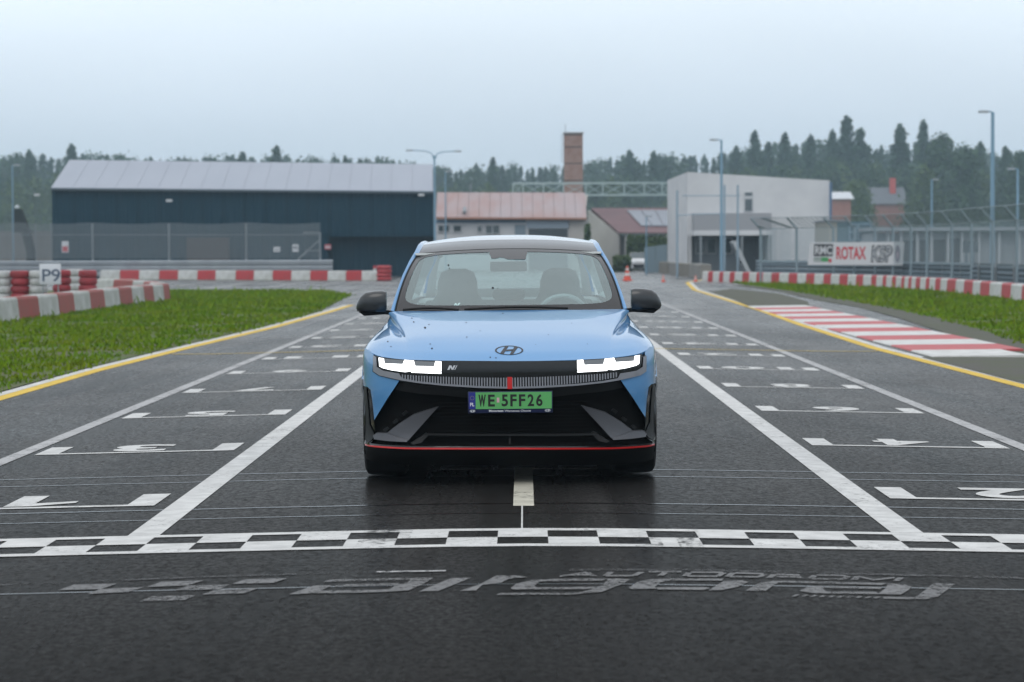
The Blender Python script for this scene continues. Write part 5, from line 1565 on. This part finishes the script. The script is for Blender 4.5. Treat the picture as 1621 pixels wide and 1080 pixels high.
MB().prism([A_ + Vector((0, 0, ZL)), A_ + Vector((0, 0, fl - .003)), A_ + depth + Vector((0, 0, fl - .003)), A_ + depth + Vector((0, 0, ZL))], ux*.2).build('side_wall', M_WB, t_, smooth=False)
bx(.35, u_b, 1.2, 2.8, ZL, fl - .003, 'recessed_wall', mat('ground_floor_grey', (0.20, 0.23, 0.25), 0.7))
bx(0, .22, 0, .22, ZL, fl - .004, 'corner_column', M_WB)
zb0, zb1 = zz(1150, 365), zz(1150, 338)
u0b = up_of(1095)[0]
bx(u0b, u_b, -.9, -.82, zb0, zb1, 'balcony_front', mat('balcony_grey', (0.33, 0.34, 0.36), 0.7))
bx(u_b - .08, u_b, -.82, -.003, zb0, zb1, 'balcony_side', MATS['balcony_grey']); bx(u0b, u0b + .08, -.82, -.003, zb0, zb1, 'balcony_side', MATS['balcony_grey'])
bx(u0b - .02, u_b + .02, -.92, -.002, zz(1150, 373), zb0 - .002, 'balcony_slab', M_WB)
uw0, uw1 = up_of(1177.5)[0], up_of(1192)[0]
wf = bx(uw0, uw1, -.05, .02, zz(1185, 335), zz(1185, 304), 'window', M_FRAME)
bx(uw0 + .06, uw1 - .06, -.06, 0, zz(1185, 334), zz(1185, 315.5), 'pane', mat('dark_pane', (0.10, 0.125, 0.14), 0.15), wf)
bx(uw0 + .06, uw1 - .06, -.06, 0, zz(1185, 310), zz(1185, 305), 'pane', MATS['dark_pane'], wf)
du0, du1 = up_of(1181)[0], up_of(1204)[0]
dr = bx(du0, du1, 1.12, 1.19, ZL, zz(1190, 377), 'door', mat('dark_door', (0.07, 0.09, 0.10), 0.5))
bx(du1 - .12, du1 - .08, 1.06, 1.12, ZL + .95, ZL + 1.05, 'handle', M_STEEL, dr)
for x0, x1 in ((1106, 1122), (1124, 1140), (1150, 1165)):
    wf = bx(up_of(x0)[0], up_of(x1)[0], 1.13, 1.19, zz(1120, 402), zz(1120, 377), 'window', M_FRAME)
    bx(up_of(x0)[0] + .06, up_of(x1)[0] - .06, 1.11, 1.13, zz(1120, 400.5), zz(1120, 378.5), 'pane', M_PANE, wf)
bx(Lw - .02, Lw + .10, -.08, .3, ZL, zR - .1, 'corner_pipe', mat('blue_pipe', (0.10, 0.18, 0.30), 0.5))
for px_ in (1105, 1170, 1215):
    u_ = up_of(px_)[0]; bx(u_ - .05, u_ + .05, -.88, -.80, ZL, zz(1150, 373.5), 'balcony_post', M_POST)
# outside stair with stringers and treads
s0, s1 = up_of(1150)[0], up_of(1175)[0]
st_ = None
for v_ in (-2.3, -1.5):
    P0 = A_ + ux*s0 + uy*v_ + Vector((0, 0, fl - .4)); P1 = A_ + ux*s1 + uy*v_ + Vector((0, 0, ZL + .05))
    MB().bar(P0, P1, .06, .22).build('stair_stringer', mat('stair_white', (0.45, 0.48, 0.50), 0.5), t_, smooth=False)
for k in range(9):
    f_ = (k + .5)/9
    u_ = s0 + (s1 - s0)*f_; z_ = fl - .4 + (ZL + .05 - fl + .4)*f_
    bx(u_ - .12, u_ + .12, -2.27, -1.53, z_ - .02, z_ + .02, 'stair_tread', M_STEEL)
# steel frame tower in front of the building
t2 = thing('steel_frame', 'thin pale blue steel frame standing before the white building', 'frame', (wp(1155, 400, 128).x, 128, ZL))
M_PB2 = mat('pale_blue_steel', (0.28, 0.38, 0.46), 0.5, metal=.2)
for px_ in (1072, 1147, 1168):
    q0 = wp(px_, 418, 128); q1 = wp(px_, 293 if px_ > 1100 else 302, 128)
    MB().tube((q0.x, 128, ZL), (q0.x, 128, q1.z), .055, n=8).build('upright', M_PB2, t2)
MB().tube(wp(1080, 310, 128), wp(1172, 310, 128), .03, n=6).build('cross_bar', M_PB2, t2)
MB().tube(wp(1072, 341, 128), wp(1147, 338, 128), .03, n=6).build('cross_bar', M_PB2, t2)

# ---- blue-grey hoarding and concrete blocks by the road
t_ = thing('hoarding', 'blue grey sheet hoarding beside the road left of the white building', 'fence', (wp(1055, 410, 150).x, 150, ZL))
hp_ = [(1020, 392, 156), (1038, 389.5, 154), (1056, 387.2, 152), (1073, 387, 150), (1091, 387, 148)]
for (x0, y0, Y0), (x1, y1, Y1) in zip(hp_[:-1], hp_[1:]):
    a, b = wp(x0, y0, Y0), wp(x1, y1, Y1)
    MB().prism([Vector((a.x, Y0, ZL)), Vector((b.x - .02, Y1, ZL)), b - Vector((.02, 0, 0)), a], (0, .06, 0)).build('sheet', mat('hoarding_blue', (0.17, 0.24, 0.28), 0.5, noise=(.7, .4, (.14, .20, .24))), t_, smooth=False)
cb = [(1022, 430.5, 414), (1040, 431.8, 414.5), (1058, 433.5, 415.5), (1074, 436, 417), (1090, 438.6, 418), (1108, 441.6, 419)]
for i, ((x0, y0, t0), (x1, y1, t1)) in enumerate(zip(cb[:-1], cb[1:])):
    a, b = gp(x0, y0), gp(x1, y1)
    za = wp((x0 + x1)/2, (t0 + t1)/2, (a.y + b.y)/2).z
    barrier_block(b, a, za - ZL, .6, M_CONC if i % 2 == 0 else mat('concrete_brown', (0.22, 0.20, 0.165), 0.85, noise=(1, .7, (.15, .14, .12))),
                  f'grey concrete block under the blue hoarding, {ORD[i]} from the far end', 'concrete blocks by the road', (.5, 1, 0), .02)

# ---- distant white car and cones
Yv = 178
q = gp(1011, 429.8); Yv = q.y
t_ = thing('parked_car', 'small white car far down the road facing the track', 'car', (q.x, Yv, q.z))
hw = 13.2 / F * Yv
M_CW = mat('white_car_paint', (0.55, 0.56, 0.57), 0.35, coat=.8)
z0 = q.z
def ring(w_, zb, zt, y): return [Vector((q.x + x*hw*w_, y, z)) for x, z in ((-1, zb), (1, zb), (1, zt), (.9, zt + .04), (-.9, zt + .04), (-1, zt))]
MB().grid([r + [r[0]] for r in (ring(.88, z0 + .22, z0 + .62, Yv), ring(.97, z0 + .2, z0 + .72, Yv + .15), ring(1, z0 + .2, z0 + .85, Yv + .9), ring(1, z0 + .2, z0 + .88, Yv + 2.9), ring(.94, z0 + .25, z0 + .85, Yv + 3.3))]).add(ring(.88, z0 + .22, z0 + .62, Yv), [(0,1,2,3,4,5)]).add(ring(.94, z0 + .25, z0 + .85, Yv + 3.3), [(5,4,3,2,1,0)]).build('body', M_CW, t_, ang=50)
MB().grid([[Vector((q.x + x*hw*w_, y, z)) for x in (-1, -.6, .6, 1)] for w_, y, z in ((.92, Yv + .85, z0 + .86), (.80, Yv + 1.5, z0 + 1.28))]).build('windscreen', M_PANE, t_)
MB().add([(q.x + x*hw*w_, y, z) for w_, y, z in ((.80, Yv + 1.5, z0 + 1.28), (.80, Yv + 2.8, z0 + 1.30), (.92, Yv + 3.2, z0 + .88), (.92, Yv + .85, z0 + .86)) for x in (-1, 1)], [(0,1,3,2), (2,3,5,4), (0,2,4,6), (1,7,5,3)]).build('roof', M_CW, t_, smooth=False)
for s in (-1, 1):
    MB().obox((q.x + s*hw*.66, Yv + .02, z0 + .58), (hw*.18, 0, 0), (0, .06, 0), (0, 0, .07)).build('headlight', mat('lamp_clear', (0.75, 0.77, 0.8), .15), t_, bevel=.02)
    MB().lathe([(.0, -.09), (.26, -.09), (.29, -.05), (.29, .05), (.26, .09), (0, .09)], (q.x + s*hw*.86, Yv + .65, z0 + .29), 'X', 16).build('wheel', M_RUBBER, t_)
    MB().lathe([(.0, -.09), (.26, -.09), (.29, -.05), (.29, .05), (.26, .09), (0, .09)], (q.x + s*hw*.86, Yv + 2.7, z0 + .29), 'X', 16).build('wheel', M_RUBBER, t_)
    MB().obox((q.x + s*hw*1.08, Yv + 1.0, z0 + .92), (.07, 0, 0), (0, .05, 0), (0, 0, .05)).build('door_mirror', M_CW, t_)
MB().obox((q.x, Yv - .02, z0 + .38), (hw*.62, 0, 0), (0, .05, 0), (0, 0, .10)).build('grille', M_PLAST, t_, bevel=.01)
M_ORANGE = mat('cone_orange', (0.62, 0.07, 0.03), 0.5)
def cone(px, py, h, label):
    p = gp(px, py)
    t_ = thing('traffic_cone', label, 'cone', p, 'orange cones on the road')
    r_ = h*.27
    MB().box((p.x - r_*1.25, p.y - r_*1.25, p.z), (p.x + r_*1.25, p.y + r_*1.25, p.z + h*.07)).build('base', M_ORANGE, t_, bevel=.01)
    lv = [0.07, .35, .52, .70, .84, 1.0]
    for k in range(5):
        f0, f1 = lv[k], lv[k+1]
        MB().tube((p.x, p.y, p.z + h*f0), (p.x, p.y, p.z + h*f1), r_*(1.02 - .82*f0), r_*(1.02 - .82*f1), 14).build('band', M_ORANGE if k % 2 == 0 else M_BWHITE, t_)
cone(993, 444.8, .72, 'tall orange and white cone beside the right door mirror of the blue car')
cone(1050, 446.3, .33, 'small orange cone in the middle of the far road')
cone(1101, 446.0, .31, 'small orange cone beside the end of the striped barrier')

# ---- banner on the right barrier
def facade_pt(px, py, A_, d_):              # point of a vertical plane through A_ along d_
    n = Vector((-d_.y, d_.x, 0)); v = ray(px, py)
    return CAM + v*((A_ - CAM).dot(n)/v.dot(n))
b0, b1 = wp(1279, 402, 102), wp(1430, 402, 95)
bd = Vector((b1.x - b0.x, b1.y - b0.y, 0)).normalized()
bn = Vector((bd.y, -bd.x, 0))
t_ = thing('banner', 'white sponsor banner with red ROTAX lettering on the right barrier', 'banner', (b0.x, b0.y, ZL))
def bpt(px, py, off): return facade_pt(px, py, b0, bd) + bn*off
cs = [bpt(1278.5, 419.5, 0), bpt(1428, 420, 0), bpt(1430.5, 383, 0), bpt(1282, 384, 0)]
MB().prism(cs, -bn*.03).build('sheet', mat('banner_white', (0.62, 0.63, 0.65), 0.5), t_, smooth=False)
def bq(pts, ma, off=.004, name='print'):
    MB().add([bpt(x, y, off) for x, y in pts], [tuple(range(len(pts)))]).build(name, ma, t_, smooth=False, fix=False)
def btext(body, x0, y0, x1, y1, ma, off=.008, bold=.02, sl=0):
    vs, fs = text_mesh(body, off=bold)
    MB().add([bpt(x0 + u*(x1 - x0) + sl*v, y1 + v*(y0 - y1), off) for u, v in vs], fs).build('lettering', ma, t_, smooth=False, fix=False)
M_INK = mat('banner_black', (0.03, 0.03, 0.035), .5); M_BR = mat('banner_red', (0.55, 0.03, 0.05), .5); M_BG = mat('banner_green', (0.04, 0.30, 0.08), .5)
bq([(1289, 386.5), (1319, 386.5), (1318, 406), (1288, 406)], M_INK); btext('RMC', 1290.5, 389.5, 1317.5, 403, MATS['banner_white'], .008, .03)
bq([(1288, 407.5), (1300, 407.5), (1300, 413), (1288, 413)], mat('banner_grey', (.28, .33, .31), .5)); bq([(1300.2, 407.5), (1311.5, 407.5), (1311.5, 414.5), (1300.2, 414.5)], M_BG); bq([(1311.7, 410), (1316.5, 410), (1316.5, 415.5), (1311.7, 415.5)], M_BR)
bq([(1288, 413.6), (1300, 413.6), (1300, 415), (1288, 415)], MATS['banner_grey'])
btext('ROTAX', 1324, 390.5, 1371, 411, M_BR, .006, .03)
btext('KSP', 1378.5, 388, 1412, 416, M_INK, .005, .06, 2); btext('KSP', 1380.5, 389.5, 1410, 414.5, mat('banner_silver', (.42, .44, .47), .5), .009, .0, 2)
bq([(1421 + 4.2*math.cos(a_/16*6.283), 402 + 14*math.sin(a_/16*6.283)) for a_ in range(16)], mat('banner_crest', (.20, .17, .22), .5)); bq([(1421 + 1.7*math.cos(a_/12*6.283), 404 + 5.5*math.sin(a_/12*6.283)) for a_ in range(12)], mat('crest_pink', (.5, .36, .42), .5), .008)

# ---- right catch fence with cranked posts
M_NET2 = net_mat('catch_net', (0.27, 0.35, 0.39), 0.09, 0.2)
posts = [(1204, 104.5), (1261, 103), (1319, 101), (1352, 99.5), (1385, 98), (1413.5, 96), (1442, 93.5), (1467, 91), (1507, 87), (1538, 83), (1571, 79.5), (1610, 76), (1660, 72)]
t_ = thing('catch_fence', 'tall wire catch fence with cranked posts along the right side', 'fence', (wp(1440, 420, 94).x, 94, ZL))
zb_, zt_ = 2.30, 2.74
kn, tp_, ft = [], [], []
for i, (px, Y) in enumerate(posts):
    q = wp(px, 400, Y)
    nx_ = Vector((-.55, -.15, 0))
    P0, P1, P2 = Vector((q.x, Y, ZL)), Vector((q.x, Y, zb_)), Vector((q.x - .42, Y - .12, zt_))
    MB().tube(P0, P1, .05, n=8).tube(P1 - Vector((0, 0, .03)), P2, .045, n=8).build('post', mat('fence_post', (0.25, 0.32, 0.36), 0.45, metal=.3), t_)
    ft.append(P0 + Vector((-.06, -.03, .9))); kn.append(P1 + Vector((-.06, -.03, 0))); tp_.append(P2 + Vector((-.05, -.03, .02)))
for i in range(len(posts) - 1):
    MB().grid([[ft[i], ft[i+1]], [kn[i], kn[i+1]], [tp_[i], tp_[i+1]]]).build('net_panel', M_NET2, t_, smooth=False)
MB().path(kn, .012, 5).build('wire', MATS['fence_post'], t_); MB().path(tp_, .012, 5).build('wire', MATS['fence_post'], t_)

# ---- garages behind the catch fence
Yq = 112
t_ = thing('garage_row', 'long pale garage row with dark doorways behind the catch fence', 'building', (wp(1480, 410, Yq).x, Yq, ZL))
M_GAR = mat('garage_wall', (0.33, 0.36, 0.38), 0.75, noise=(0.6, 0.7, (0.26, 0.29, 0.31)))
wall_box(1381, 368, 1700, 430, Yq + .6, 8, 'wall', M_GAR, t_, True)
for x0, x1, y0 in ((1430, 1448.5, 381), (1456, 1469, 380), (1478, 1496, 379.5), (1503, 1519, 377.5)):
    wall_box(x0, y0, x1, 430, Yq + .54, .05, 'doorway', mat('garage_opening', (0.06, 0.07, 0.075), .7), t_, True)
for x in (1384, 1404, 1424.5, 1450.5, 1473, 1499, 1521, 1548, 1580, 1612):
    wall_box(x, 366, x + 4, 430, Yq + .25, .28, 'pier', mat('garage_pier', (0.42, 0.45, 0.47), .7), t_, True)
a, b = wp(1379, 366, Yq), wp(1705, 366, Yq)
MB().box((a.x, Yq, a.z), (b.x, Yq + 9, a.z + .16)).build('roof_slab', mat('garage_roof', (0.30, 0.34, 0.37), .7), t_, smooth=False)
t_ = thing('site_cabin', 'teal glazed cabin left of the garage row behind the banner', 'cabin', (wp(1362, 410, 116).x, 116, ZL))
wall_box(1342, 351, 1381, 430, 116.4, 4, 'wall', mat('cabin_teal', (0.07, 0.16, 0.20), .5), t_, True)
for x0, x1 in ((1344, 1356), (1358, 1379)): window(x0, 354, x1, 381, 116.36, t_, M_PB2, mat('cabin_pane', (0.05, 0.11, 0.14), .1), 1, 2)
t_ = thing('low_annex', 'cream low annex wall between the white building and the teal cabin', 'building', (wp(1328, 410, 124).x, 124, ZL))
wall_box(1312, 351, 1342, 430, 124, 6, 'wall', mat('cream_wall', (0.40, 0.39, 0.34), .8), t_, True)
wall_box(1311, 348, 1343, 351, 123.9, 6.2, 'roof_slab', M_HTRIM, t_)
t_ = sign(1524, 382, 1548.5, 400, 106, mat('dark_board', (0.06, 0.08, 0.09), .6), 'dark notice board on two legs behind the catch fence')
for px_ in (1530, 1541):
    q = wp(px_, 400, 106); MB().tube((q.x, 106.03, ZL), (q.x, 106.03, q.z + .1), .05, n=6).build('leg', M_DKSTEEL, t_)

# ---- houses half hidden among the trees
def small_house(px0, py0, px1, py1, Y, roofc, wallc, label, ridge):
    a, b = wp(px0, py1, Y), wp(px1, py0, Y)
    t_ = thing('house', label, 'house', ((a.x + b.x)/2, Y, ZL))
    MB().box((a.x, Y, ZL), (b.x, Y + 7, b.z)).build('wall', wallc, t_, smooth=False)
    rz = wp(px0, ridge, Y + 3.5).z
    MB().prism([Vector((a.x - .4, Y - .4, b.z - .1)), Vector((a.x - .4, Y + 3.5, rz)), Vector((a.x - .4, Y + 7.4, b.z - .1))], (b.x - a.x + .8, 0, 0)).build('roof', roofc, t_, smooth=False)
    return t_, a, b, rz
M_RB = mat('red_brick_far', (0.30, 0.13, 0.11), .85, noise=(1, .6, (.36, .2, .17)))
small_house(1316, 314, 1347, 350, 330, mat('white_roof', (0.55, 0.57, 0.6), .5), M_RB, 'red brick house with a pale roof beside the white building', 304)
t_, a, b, rz = small_house(1382, 322, 1432, 350, 392, mat('slate_roof', (0.12, 0.13, 0.15), .7), M_RB, 'house with slate roof and red chimney among the trees', 297)
q = wp(1413.5, 300, 394)
MB().box((q.x - .45, 394, rz - 1.2), (q.x + .45, 394.9, wp(1413, 282, 394).z)).build('chimney', mat('red_chimney', (0.5, 0.08, 0.07), .7), t_, smooth=False)

# ================================================================== trees
import numpy as np
M_BARK = mat('bark', (0.06, 0.045, 0.035), 0.9)
def leaf_mat(name, c1, c2):
    ma = mat(name, c1, 0.6, noise=(0.9, 0.95, c2), spec=0.2)
    return ma
M_SPRUCE = leaf_mat('spruce_needles', (0.022, 0.055, 0.032), (0.05, 0.095, 0.045))
M_PINE = leaf_mat('pine_needles', (0.028, 0.065, 0.032), (0.065, 0.11, 0.05))
M_BROAD = leaf_mat('broad_leaves', (0.045, 0.085, 0.022), (0.10, 0.135, 0.04))
rng_ = np.random.default_rng(3)
def leaf_tris(P, size, droop=0.25):
    """triangle pair leaf clumps at points P (n,3)"""
    n = len(P)
    a = rng_.normal(size=(n, 3)); a[:, 2] -= droop; a /= np.linalg.norm(a, axis=1)[:, None]
    b = rng_.normal(size=(n, 3)); b -= (b*a).sum(1)[:, None]*a; b /= np.linalg.norm(b, axis=1)[:, None]
    s_ = (size*rng_.uniform(.55, 1.3, n))[:, None]
    V = np.stack([P - a*s_*.5 - b*s_*.16, P - a*s_*.35 + b*s_*.28, P + a*s_*.6 + b*s_*.05, P + a*s_*.1 - b*s_*.3], 1)
    V = V.reshape(-1, 3)
    i = np.arange(n)[:, None]*4
    Fc = np.concatenate([i + np.array([[0, 1, 2]]), i + np.array([[0, 2, 3]])], 0)
    return V, Fc
def spruce(n, wide=.17, base=.10, power=.85, bushy=1.0):
    pts = []
    nw = 24
    for k in range(nw):
        z = base + (1 - base)*(k/nw)**.95
        rr = wide*((1 - z)/(1 - base))**power*rng_.uniform(.6, 1.2) + .004
        nb = int(rng_.integers(6, 10))
        for j in range(nb):
            a = rng_.uniform(0, 6.28); L = rr*rng_.uniform(.6, 1.12)
            m_ = max(3, int(n/(nw*8)*(.4 + 1.6*rr/wide)))
            t = rng_.uniform(.1, 1, m_)**.7
            pts.append(np.stack([np.cos(a)*L*t, np.sin(a)*L*t, z - .35*L*t + .10*L*t*t + rng_.normal(0, .008, m_)], 1) + rng_.normal(0, .008*bushy, (m_, 3)))
    z = rng_.uniform(.93, 1.0, 60)
    pts.append(np.stack([rng_.normal(0, .003, 60), rng_.normal(0, .003, 60), z], 1))
    return np.concatenate(pts)
def pine(n, lobes=11, wide=.22, lo=.42):
    pts = []
    for k in range(lobes):
        z = lo + (.95 - lo)*(k + .5)/lobes
        f_ = (z - lo)/(1 - lo)
        rr = wide*(min(1, .55 + 1.6*f_) if f_ < .28 else 1.02*(1 - (f_ - .28)/.76))*rng_.uniform(.45, 1.0)
        a = rng_.uniform(0, 6.28)
        c = np.array([math.cos(a)*rr, math.sin(a)*rr, z])
        for q in range(3):
            cc = c + rng_.normal(0, .045, 3)
            d = rng_.normal(size=(n//(lobes*3), 3)); d /= np.linalg.norm(d, axis=1)[:, None]
            r_ = rng_.uniform(.55, 1, len(d))[:, None]**.5
            pts.append(cc + d*r_*np.array([.075, .075, .05])*rng_.uniform(.7, 1.3)*(1.15 - .6*f_))
    return np.concatenate(pts)
def trunk_mb(crown_lo, conifer, limbs=9):
    mb = MB().tube((0, 0, 0), (.004, 0, .45), .016, .011, 7).tube((.004, 0, .45), (0, .003, .96), .011, .002, 6)
    for k in range(limbs):
        z = crown_lo + (.9 - crown_lo)*k/limbs; a = k*2.4
        L = (.14 if not conifer else .15*(1 - z))
        mb.tube((0, 0, z), (math.cos(a)*L, math.sin(a)*L, z + (.07 if not conifer else -.02)), .005, .0015, 5, False)
    return mb
def mesh_np(name, V, Fc, ma):
    me = bpy.data.meshes.new(name)
    me.vertices.add(len(V)); me.vertices.foreach_set('co', V.astype(np.float32).ravel())
    me.loops.add(Fc.size); me.loops.foreach_set('vertex_index', Fc.astype(np.int32).ravel())
    me.polygons.add(len(Fc)); me.polygons.foreach_set('loop_start', np.arange(0, Fc.size, 3, dtype=np.int32))
    me.update(calc_edges=True); me.materials.append(ma)
    return me
PROTO = []
for kind in range(6):
    if kind < 3: P, sz, ma, lo = spruce(5200, (.27, .34, .22)[kind], (.06, .08, .05)[kind], (1.0, 1.1, .95)[kind]), .036, M_SPRUCE, .1
    elif kind < 5: P, sz, ma, lo = spruce(6000, (.24, .30)[kind - 3], (.14, .18)[kind - 3], (.62, .52)[kind - 3], 3.5), .034, M_PINE, .3
    else: P, sz, ma, lo = spruce(6000, .36, .10, .45, 5.0), .038, M_BROAD, .2
    V, Fc = leaf_tris(P, sz)
    tm = trunk_mb(lo, kind < 3)
    me_t = bpy.data.meshes.new('trunk'); me_t.from_pydata(tm.v, [], tm.f); me_t.materials.append(M_BARK)
    PROTO.append((mesh_np('crown', V, Fc, ma), me_t, V, Fc, ma))
def tree(px, py, Y, kind, sx, name, label):
    Y *= 1.4
    q = wp(px, py, Y); H = q.z - ZL + .05
    t_ = thing(name, label, 'tree', (q.x, Y, ZL - .1), 'trees standing out along the wood')
    cm, tm = PROTO[kind][0], PROTO[kind][1]
    for nm, me_ in (('trunk', tm), ('crown', cm)):
        o = bpy.data.objects.new(nm, me_); COL.objects.link(o); o.parent = t_
        o.scale = (H*sx, H*sx, H); o.rotation_euler = (0, 0, px*1.7)
SP, PN, BR = 'spruce_tree', 'pine_tree', 'broadleaf_tree'
for px, py, Y, k, sx, nm, lb in (
    (1340, 186, 330, 0, 1.25, SP, 'tallest spruce on the right, above the red brick house'),
    (1362, 204, 335, 2, 1.2, SP, 'spruce just right of the tallest spruce'),
    (1318, 206, 335, 1, 1.0, SP, 'spruce just left of the tallest spruce'),
    (1283, 214, 330, 1, 1.2, SP, 'broad spruce above the middle of the white building'),
    (1243, 211, 330, 0, 1.15, SP, 'pointed spruce above the white building, right of two'),
    (1195, 208, 330, 0, 1.15, SP, 'pointed spruce above the white building, left of two'),
    (1216, 226, 340, 1, 1.1, SP, 'low spruce between the two pointed spruces above the white building'),
    (1165, 232, 340, 2, 1.2, SP, 'smaller spruce left of the pointed spruces'),
    (1424, 198, 320, 2, 1.35, SP, 'narrow spruce above the slate-roofed house'),
    (1462, 191, 330, 1, 1.0, SP, 'thin topped spruce right of the slate-roofed house'),
    (1490, 214, 285, 4, 1.15, PN, 'broad dark pine in front of the wood at the right'),
    (1530, 236, 270, 3, 1.2, PN, 'dark pine behind the garage row, left of the tallest lamp post'),
    (1464, 268, 275, 5, 1.0, BR, 'leafy tree right of the slate-roofed house'),
    (1552, 226, 330, 0, 1.2, SP, 'spruce just left of the tallest lamp post'),
    (1592, 232, 300, 1, 1.1, SP, 'spruce between the two right-hand lamp posts'),
    (1618, 242, 280, 4, 1.2, PN, 'dark pine cut by the right edge of the picture'),
    (1362, 288, 270, 5, .9, BR, 'yellow green leafy tree between the two brick houses'),
    (1350, 292, 262, 5, 1.0, BR, 'low leafy tree right of the pale-roofed brick house'),
    (437, 231, 350, 1, 1.3, SP, 'spruce standing out above the hangar ridge'),
    (384, 242, 350, 2, 1.3, SP, 'small spruce above the hangar ridge, left of the big spruce'),
    (113, 230, 345, 0, 1.2, SP, 'spruce above the left end of the hangar roof'),
    (46, 238, 340, 1, 1.0, SP, 'spruce at the left edge of the wood'),
    (997, 238, 345, 1, 1.1, SP, 'spruce right of the brick chimney'),
    (1035, 241, 345, 0, 1.1, SP, 'spruce above the lattice gantry'),
    (780, 250, 345, 1, 1.0, SP, 'spruce above the rusty roof')):
    tree(px, py, Y, k, sx, nm, lb)
# the wood behind reads as one mass
TOP = [(-80, 246), (110, 246), (300, 250), (440, 249), (600, 251), (690, 264), (760, 258), (860, 264), (950, 252), (1050, 246), (1130, 246), (1180, 234), (1250, 228), (1340, 216), (1400, 234), (1460, 226), (1520, 232), (1600, 242), (1720, 238)]
def mass(n, Y0, Y1, extra, kinds, name, label):
    VV, FF, MI = [], [], []
    off = 0
    mats_ = [M_SPRUCE, M_PINE, M_BROAD]
    for i in range(n):
        px = -70 + 1770*(i + rng_.uniform(0, 1))/n
        Y = rng_.uniform(Y0, Y1)
        py = interp(TOP, px) + extra + abs(rng_.normal(0, 7)) - 2
        q = wp(px, py, Y); H = q.z - ZL + .3
        k = int(rng_.choice(kinds))
        _, tm, V, Fc, ma = PROTO[k]
        sel = rng_.permutation(len(Fc)//2)[:2600]
        Fs = np.concatenate([Fc[sel], Fc[sel + len(Fc)//2]])
        a = rng_.uniform(0, 6.28); ca, sa = math.cos(a), math.sin(a)
        sx = H*rng_.uniform(.8, 1.35)
        W_ = np.stack([(V[:, 0]*ca - V[:, 1]*sa)*sx + q.x, (V[:, 0]*sa + V[:, 1]*ca)*sx + Y, V[:, 2]*H + ZL - .2], 1)
        tv = np.array([tuple(v.co) for v in tm.vertices]); tf = []
        for p in tm.polygons:
            vv = list(p.vertices)
            for j in range(1, len(vv) - 1): tf.append((vv[0], vv[j], vv[j+1]))
        tf = np.array(tf)
        VV.append(W_); FF.append(Fs + off); off += len(W_); MI.append(np.full(len(Fs), mats_.index(ma)))
        VV.append(tv*np.array([H, H, H]) + np.array([q.x, Y, ZL - .2])); FF.append(tf + off); off += len(tv); MI.append(np.full(len(tf), 3))
    V, Fc = np.concatenate(VV), np.concatenate(FF)
    me_ = mesh_np(name, V, Fc, M_SPRUCE)
    for ma in (M_PINE, M_BROAD, M_BARK): me_.materials.append(ma)
    me_.polygons.foreach_set('material_index', np.concatenate(MI).astype(np.int32)); me_.update()
    o = bpy.data.objects.new(name, me_); COL.objects.link(o)
    tag(o, label, 'forest', kind='stuff')
mass(200, 490, 620, 0, [0, 1, 2, 3, 4], 'forest', 'hazy conifer wood along the whole skyline')
mass(120, 410, 480, 34, [4, 1, 3, 5, 5], 'forest', 'lower front edge of the hazy wood')
# hedge and scrub
def scrub(name, label, spots):
    pts = []
    for px, py0, Y, w_, dpt, n in spots:
        q = wp(px, py0, Y); hw_ = w_/F*Y/2
        P = np.stack([rng_.uniform(-hw_, hw_, n) + q.x, rng_.uniform(0, dpt, n) + Y, ZL + (q.z - ZL)*rng_.uniform(0, 1, n)**.7*(1 - .25*rng_.uniform(0, 1, n))], 1)
        pts.append(P)
    V, Fc = leaf_tris(np.concatenate(pts), .28)
    o = bpy.data.objects.new(name, mesh_np(name, V, Fc, M_BROAD)); COL.objects.link(o)
    return tag(o, label, 'hedge')
scrub('hedge', 'dark green clipped hedge under the eave of the brown-roofed house', [(1026, 372, 177.2, 66, 1.2, 3200)])
scrub('bush', 'scruffy bush on the verge left of the small white car', [(985, 405, 160, 26, 1.5, 1200)])
scrub('bush', 'tall shrub at the corner of the rusty-roofed building', [(930, 352, 166, 8, .8, 700)])

# ================================================================== haze: misty air round everything
hz = MB().box((-720, -320, -1.3), (720, 1020, 44.0)).build('haze', M_WHITE, smooth=False)
hm = bpy.data.materials.new('mist'); hm.use_nodes = True
ht = hm.node_tree; ht.nodes.clear()
ho = ht.nodes.new('ShaderNodeOutputMaterial'); pv = ht.nodes.new('ShaderNodeVolumePrincipled')
pv.inputs['Color'].default_value = (0.66, 0.86, 1.0, 1)
pv.inputs['Density'].default_value = 0.00055
pv.inputs['Anisotropy'].default_value = 0.1
ht.links.new(pv.outputs[0], ho.inputs['Volume'])
hz.data.materials.clear(); hz.data.materials.append(hm)
hz['kind'] = 'stuff'
